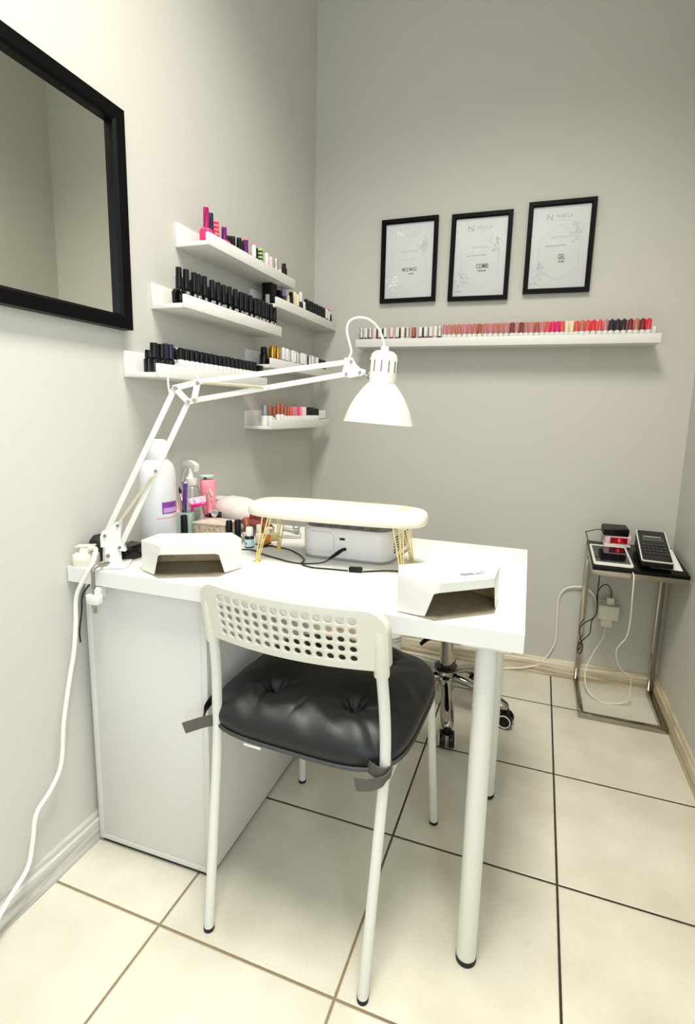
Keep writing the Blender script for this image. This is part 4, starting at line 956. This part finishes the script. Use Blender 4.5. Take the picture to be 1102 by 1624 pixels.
bm, bot = backrest()
mb = MB(); mb.bm.free(); mb.bm = bm
CHP = mat('chair_white_plastic', (222, 218, 203), .38)
bk = mb.build('backrest', CHP, CHR, 40, loc=(0, -.204, .668-bot))
m = bk.modifiers.new('solid', 'SOLIDIFY'); m.thickness = .0035; m.offset = 0
for s in (-1, 1):
    o = MB().tube([(s*.183, -.199, .655), (s*.183, -.205, .690), (s*.181, -.212, .735), (s*.176, -.216, .758)], [.0145, .0145, .014, .011], 16, smooth=4).build('sleeve', CHP, bk, 60)
    o.parent = CHR
    MB().lathe([(.0022, 0), (.0022, .001)], 10, T(s*.180, -.2140, .668) @ R(90, 'X')).build('screw', STEEL, CHR)

# seat cushion with tufts, piping and straps (rests on the chair)
CU = thing('seat_cushion', 'puffy black quilted seat cushion tied to the white chair', 'cushion', (.604, .170, .4425), CY)
CA, CBb = .222, .212
def SE(th, p=4.2):
    c, s_ = math.cos(th), math.sin(th); k = (abs(c)**p+abs(s_)**p)**(-1/p); return c*k, s_*k
def cushion():
    bm = bmesh.new(); NR, NA = 70, 260
    tufts = [(-.088, -.105), (.098, -.100), (-.090, .095), (.095, .095)]
    rings = {1: [], -1: []}
    for sgn in (1, -1):
        for i in range(NR+1):
            ph = (i/NR)*PI/2; rho = math.sin(ph)
            if i == 0: rings[sgn].append([bm.verts.new((0, 0, .084 if sgn > 0 else 0))]); continue
            if sgn < 0 and i == NR: rings[-1].append(rings[1][NR]); continue
            row = []
            for k in range(NA):
                th = 2*PI*k/NA; ux, uy = SE(th); x, y = CA*ux*rho, CBb*uy*rho
                h = (max(0, 1-rho**5))**.40
                if sgn > 0:
                    d = 0
                    for tx, ty in tufts:
                        q = math.hypot(x-tx, y-ty); an = math.atan2(y-ty, x-tx)
                        d += (.030*math.exp(-(q/.018)**2)+.016*math.exp(-(q/.05)**2))*(1+.18*math.sin(7*an+tx*40)*math.exp(-(q/.05)**2))
                    wr = (.0034*math.sin(48*x+2.6*math.sin(26*y))+.0030*math.sin(89*x+4+3*math.sin(40*y)))*(rho**3)*(1 if abs(y) > abs(x) else .25)
                    wr -= .012*math.exp(-((x+.095+.10*(y+.13))/.0035)**2)*math.exp(-((y+.135)/.028)**2)+.003*math.exp(-((x-.01-.35*(y+.13))/.004)**2)*math.exp(-((y+.165)/.03)**2)+.010*math.exp(-((y+.108-.15*(x-.13))/.004)**2)*math.exp(-((x-.14)/.03)**2)
                    z = .014+.078*h-d*h+wr*min(1, h*1.6)
                    # sides bulge outward above the seam
                    bul = 1+.030*math.sin(min(1, h*1.25)*PI)*rho**6
                    x, y = x*bul, y*bul
                else: z = .014-.013*min(1, h*1.8)
                row.append(bm.verts.new((x, y, z)))
            rings[sgn].append(row)
        R_ = rings[sgn]
        for i in range(NR):
            a, b = R_[i], R_[i+1]
            for k in range(NA):
                j = (k+1) % NA
                if len(a) == 1: bm.faces.new((a[0], b[k], b[j]))
                else: bm.faces.new((a[k], b[k], b[j], a[j]))
    return bm
mb = MB(); mb.bm.free(); mb.bm = cushion()
CLOTH = mat('black_cotton', (17, 19, 21), .42, bump=.3, bscale=900)
mb.build('cushion_body', CLOTH, CU, 80)
pp = []
for i in range(96):
    ux, uy = SE(2*PI*i/96); pp.append(((CA+.002)*ux, (CBb+.002)*uy, .011))
MB().tube(pp, .0042, 8, closed=True).build('piping', mat('charcoal_piping', (62, 62, 64), .45), CU)
STR = mat('grey_strap', (88, 84, 78), .6, bump=.3, bscale=1200)
def ribbon(mb, pts, w, th=.0016, up=Vector((0, 0, 1))):
    P_ = catmull([Vector(p) for p in pts], 6); rings = []
    for i, p in enumerate(P_):
        tt = (P_[min(i+1, len(P_)-1)]-P_[max(i-1, 0)]).normalized(); wv = (up-tt*up.dot(tt)).normalized(); nv = tt.cross(wv)
        rings.append([mb.bm.verts.new(p+wv*w/2*a+nv*th/2*b) for a, b in ((-1, -1), (1, -1), (1, 1), (-1, 1))])
    for a, b in zip(rings, rings[1:]):
        for k in range(4): mb.bm.faces.new((a[k], a[(k+1) % 4], b[(k+1) % 4], b[k]))
    mb.bm.faces.new(rings[0]); mb.bm.faces.new(rings[-1]); return mb
ribbon(MB(), [(-.178, -.170, .012), (-.205, -.200, .015), (-.225, -.214, .010), (-.243, -.224, .004)], .026).build('strap', STR, CU, 0)
ribbon(MB(), [(-.214, -.150, .050), (-.222, -.175, .030), (-.216, -.192, .015)], .018).build('strap', CLOTH, CU, 0)
ribbon(MB(), [(.160, -.190, .016), (.182, -.206, .020), (.200, -.208, .018), (.209, -.190, .014), (.204, -.168, .012), (.185, -.162, .010)], .026).build('strap', STR, CU, 0)
ribbon(MB(), [(.211, -.186, .012), (.202, -.212, .008), (.175, -.220, -.003), (.150, -.218, -.010)], .024, up=Vector((.25, 0, 1)).normalized()).build('strap', STR, CU, 0)
MB().box(-.095, -.055, -.2205, -.2185, .003, .007, .0004).build('care_label', WPL, CU)

# ------------------------------------------------------------------ stool on castors behind the desk
ST = thing('rolling_stool', 'chrome five-star rolling stool base seen under the desk', 'stool', (.757, .965, 0), 0)
MB().lathe([(.033, .085), (.036, .09), (.036, .165), (.033, .170)], 28).build('hub', CHROME, ST)
MB().lathe([(.0290, .165), (.043, .168), (.043, .180), (.026, .186)], 28).build('collar_ring', BLKG, ST)
MB().lathe([(.0245, .175), (.0245, .30)], 28).build('gas_column', CHROME, ST)
MB().lathe([(.0125, .30), (.0125, .43)], 20).build('piston', CHROME, ST)
for k, deg in enumerate((-78, -8, 64, 136, 208)):
    a = math.radians(deg); M = Matrix.Rotation(a, 4, 'Z')
    mb = MB(); pts = [(.018, 0, .135), (.06, 0, .137), (.12, 0, .122), (.18, 0, .098), (.225, 0, .078), (.238, 0, .072)]
    mb.tube([tuple(M @ Vector(p)) for p in pts], [.022, .021, .019, .025, .022, .014], 16, smooth=4, flat=.8); ar = mb.build('star_leg', CHROME, ST, 60)
    mb = MB()
    for s in (-1, 1): mb.lathe([(.004, -.009), (.027, -.009), (.0295, -.004), (.0295, .005), (.026, .010), (.004, .010)], 24, M @ T(.232, s*.0155, .0300) @ R(90, 'X'))
    cs = mb.build('castor', BLKG, ar)
    for s in (-1, 1):
        MB().tube([tuple(M @ Vector((.232+.0225*math.cos(q), s*.0262, .0300+.0225*math.sin(q)))) for q in [2*PI*i/24 for i in range(24)]], .0022, 6, closed=True).build('castor_ring', WPL, cs)
    MB().lathe([(.012, .048), (.014, .052), (.012, .072)], 14, M @ T(.232, 0, 0)).build('castor_mount', BLK, ar)
MB().tube([(-.005, 0, .30), (-.05, -.015, .287), (-.078, -.02, .276), (-.096, -.02, .255)], [.005, .005, .009, .007], 10, smooth=3).build('lever', BLK, ST)
layered(MB(), [(rrect(.30, .30, .149, 8), .43), (rrect(.34, .34, .169, 8), .445), (rrect(.34, .34, .169, 8), .475), (rrect(.30, .30, .149, 8), .49)]).build('seat', BLK, ST)
# ribbed white bin
t = thing('ribbed_bin', 'white ribbed plastic canister on the floor by back wall', 'canister', (.455, 1.27, 0), 0)
pr = [(.045, 0)]
for k in range(12): pr += [(.050, .004+k*.0085), (.047, .0082+k*.0085)]
pr += [(.052, .108), (.052, .120), (.048, .122)]
MB().lathe(pr, 36).build('canister_body', mat('milky_white', (215, 218, 214), .35), t, 20)
MB().lathe([(.053, .121), (.054, .123), (.054, .130), (.045, .133)], 36).build('lid', WPL, t)

# ------------------------------------------------------------------ long white cable at the back wall and wall socket
t = thing('wall_socket', 'white wall socket with power adapters under the side table', 'socket', (1.352, BY-.001, .335), 0)
MB().box(-.045, .045, -.010, 0, -.040, .040, .004).build('socket_plate', CREAMPL, t)
MB().lathe([(.020, -.001), (.020, .001)], 24, T(0, -.0105, 0) @ R(90, 'X')).build('outlet', CREAMPL, t)
t = thing('cube_plug', 'white block splitter plugged into the wall socket under table', 'plug', (1.352, BY-.012, .338), 0)
layered(MB(), [(rrect(.078, .050, .008, 3), -.028), (rrect(.080, .052, .009, 3), -.022), (rrect(.080, .052, .009, 3), .026), (rrect(.074, .046, .008, 3), .030)]).build('splitter_body', mat('aged_white_plastic', (222, 220, 206), .4), t, loc=(0, -.027, 0))
t = thing('usb_charger', 'small white charger upright on the splitter with black lead', 'charger', (1.356, BY-.040, .3685), 0)
MB().box(-.014, .014, -.012, .012, 0, .030, .003).build('charger_body', CREAMPL, t)
t = thing('phone_charger', 'white charger hanging below the splitter with white lead', 'charger', (1.348, BY-.040, .2755), 0)
MB().box(-.022, .022, -.016, .016, 0, .034, .005).build('charger_body', CREAMPL, t)
cable('long_white_cable', 'long white cable running along the back baseboard up to the socket', [(.44, 1.365, .006), (.52, 1.36, .0055), (.60, 1.352, .0055), (.70, 1.33, .0055), (.80, 1.335, .0055), (.93, 1.36, .0055), (1.0, 1.372, .014), (1.06, 1.378, .028), (1.11, 1.386, .05), (1.145, 1.390, .11), (1.163, 1.391, .17), (1.160, 1.391, .28), (1.162, 1.391, .36), (1.185, 1.389, .402), (1.225, 1.386, .418), (1.265, 1.382, .416), (1.295, 1.375, .392), (1.312, 1.360, .352)], .0042, CABLEW)
cable('tablet_cable', 'white charging lead hanging from the tablet to the floor', [(1.376, 1.090, .588), (1.378, 1.068, .575), (1.380, 1.068, .50), (1.386, 1.09, .42), (1.384, 1.11, .34), (1.362, 1.14, .275), (1.372, 1.17, .215), (1.398, 1.20, .165), (1.430, 1.22, .140), (1.440, 1.235, .10), (1.436, 1.24, .03), (1.39, 1.235, .0045), (1.33, 1.24, .0045), (1.290, 1.28, .03), (1.285, 1.32, .09), (1.315, 1.345, .165), (1.338, 1.352, .215), (1.346, 1.355, .255), (1.348, 1.357, .277)], .0022, CABLEW)
t = thing('hanging_black_cord', 'looped black cord hanging from the charger behind table leg', 'cable', (1.30, 1.36, .40), 0)
MB().tube(rel([(1.356, 1.357, .398), (1.354, 1.352, .430), (1.335, 1.345, .455), (1.312, 1.345, .440), (1.302, 1.345, .40), (1.307, 1.345, .35), (1.300, 1.345, .31), (1.262, 1.345, .275), (1.250, 1.345, .25), (1.256, 1.345, .21), (1.268, 1.345, .175), (1.262, 1.345, .145), (1.250, 1.345, .150), (1.252, 1.345, .185), (1.275, 1.345, .215), (1.290, 1.345, .24), (1.292, 1.345, .29), (1.308, 1.35, .33), (1.305, 1.352, .42), (1.306, 1.353, .50), (1.31, 1.352, .56)], (1.30, 1.36, .40)), .0021, 8, smooth=6).build('cord', CABLEB, t)

# ------------------------------------------------------------------ C-shaped side table
TLT = math.atan(.107)
SX0, SX1, SY0, SY1 = 1.246, 1.546, 1.088, 1.372
t = thing('side_table', 'chrome framed side table with black top in the right corner', 'side table', (SX0, SY0, 0), 0)
w3, d3 = SX1-SX0, SY1-SY0
def ztop(y): return .583+(y-SY0)*.107
TAB = Matrix.Translation((0, 0, .583)) @ Matrix.Rotation(TLT, 4, 'X')
q = .020
MB().box(0, w3, 0, q, 0, q, .0015).build('base_rail', CHROME2, t)
for x in (0, w3-q):
    MB().box(x, x+q, q, d3, 0, q, .0015).build('base_rail', CHROME2, t)
    MB().box(x, x+q, d3-.012, d3, q, .592, .0012).build('upright', CHROME2, t)
mb = MB(); mb.box(0, w3+.008, -.001, .012, -.019, 0, .001, TAB).box(0, .012, .012, d3, -.019, 0, .001, TAB).box(w3-.004, w3+.008, .012, d3, -.019, 0, .001, TAB).box(.012, w3-.004, d3-.012, d3, -.019, 0, .001, TAB)
mb.build('top_frame', CHROME2, t)
MB().box(0, w3+.008, 0, d3+.003, .0004, .012, .001, TAB).build('tabletop', mat('black_glass_top', (3, 3, 4), .2, spec=.2), t)
def on_side(x, y, rz=0, lift=0.0):
    y0 = y; z = ztop(y0)+.0128+lift
    return (x, y0, z)
def sthing(name, label, cat, x, y, rz, lift=0.0):
    o = thing(name, label, cat, on_side(x, y, 0, lift), 0); o.rotation_euler = (TLT, 0, rz); return o
# tablet
t = sthing('tablet', 'white rimmed tablet with dark screen lying on black side table', 'tablet', 1.316, 1.205, math.radians(0), .0)
layered(MB(), [(rrect(.128, .205, .010), 0), (rrect(.132, .21, .011), .002), (rrect(.132, .21, .011), .006), (rrect(.130, .208, .010), .0075)]).build('tablet_body', WPL, t)
MB().box(-.058, .058, -.085, .088, .0076, .0079).build('screen', mat('tablet_screen', (18, 14, 22), .08, coat=.5), t, smooth=0)
# clock radio with red led
t = sthing('digital_clock', 'white clock with glowing red display beneath a black box', 'clock', 1.352, 1.342, math.radians(2), 0)
MB().box(-.048, .048, -.026, .026, 0, .012, .003).build('clock_base', WPL, t)
MB().box(-.046, .048, -.025, .025, .012, .046, .003).build('clock_body', mat('clock_pale_pink', (240, 205, 215), .35), t)
MB().box(-.028, .034, -.0258, -.0248, .016, .040).build('display', mat('display_dark_red', (120, 5, 15), .2, emit=.25), t, smooth=0)
text('digits', '8', .02, mat('led_red', (255, 40, 50), .3, emit=1.2), t, T(.004, -.0262, .028) @ R(90, 'X'), .0003)
t = sthing('power_brick', 'black power supply box lying on top of the clock', 'power supply', 1.342, 1.340, math.radians(4), .0462)
layered(MB(), [(rrect(.088, .058, .004, 3), 0), (rrect(.092, .062, .004, 3), .004), (rrect(.092, .062, .004, 3), .026), (rrect(.086, .056, .004, 3), .031)]).build('supply_body', BLK, t, 25)
t = sthing('supply_lead', 'thin black lead looping from the power supply to the table', 'cable', 1.27, 1.34, 0, 0)
MB().tube([(.026, -.02, .065), (.010, -.018, .066), (-.010, -.012, .058), (-.034, 0, .045), (-.030, .002, .038), (-.026, 0, .020), (-.018, -.01, .010), (.010, -.02, .0045), (.030, -.03, .003)], .0018, 8, smooth=5).build('wire', CABLEB, t)
MB().tube([(.012, -.021, .0045), (.030, -.030, .004)], .0036, 8).build('plug', BLK, t)
# card terminal
t = sthing('cash_register', 'black and white cash register with keypad on the side table', 'cash register', 1.462, 1.235, math.radians(-3), 0)
mb = MB(); w4, l4 = .098, .235
mb.faces([(-w4/2, -l4/2, .006), (w4/2, -l4/2, .006), (w4/2, l4/2, .006), (-w4/2, l4/2, .006), (-w4/2, -l4/2, .026), (w4/2, -l4/2, .026), (w4/2, l4/2, .062), (-w4/2, l4/2, .062)], [(3, 2, 1, 0), (0, 1, 5, 4), (1, 2, 6, 5), (2, 3, 7, 6), (3, 0, 4, 7), (4, 5, 6, 7)])
mb.build('register_body', BLK, t, smooth=0)
sl = math.atan2(.036, l4); TM = T(0, 0, .0445) @ Matrix.Rotation(sl, 4, 'X')
layered(MB(), [([(a, b) for a, b in rrect(w4+.004, l4+.008, .008, 4)], 0), ([(a, b) for a, b in rrect(w4+.004, l4+.008, .008, 4)], .004)]).build('white_rim', WPL, t).matrix_local = TM
o = layered(MB(), [(rrect(w4-.004, l4, .006, 4), .0041), (rrect(w4-.006, l4-.002, .006, 4), .0060)]).build('top_cover', BLKG, t); o.matrix_local = TM
o = MB().box(-.036, .036, .030, .058, .0061, .0064).build('display', mat('lcd_grey', (55, 66, 66), .2), t, smooth=0); o.matrix_local = TM
o = MB().box(-.030, .030, .064, .068, .0061, .0066).build('paper_slot', WPL, t, smooth=0); o.matrix_local = TM
for r_ in range(4):
    for c_ in range(6):
        o = MB().box(-.038+c_*.013, -.029+c_*.013, -.075+r_*.022, -.061+r_*.022, .0061, .0085, .001).build('key', mat('key_grey', (52, 54, 56), .5), t); o.matrix_local = TM
t = sthing('paper_sheet', 'white paper sheet under the cash register on the side table', 'paper', 1.498, 1.255, math.radians(-3), 0)
MB().box(-.052, .048, -.125, .10, .0001, .0009).build('sheet', PAPER, t, smooth=0)
for o in bpy.data.objects:
    if o.name == 'cash_register': o.location.z += .0012
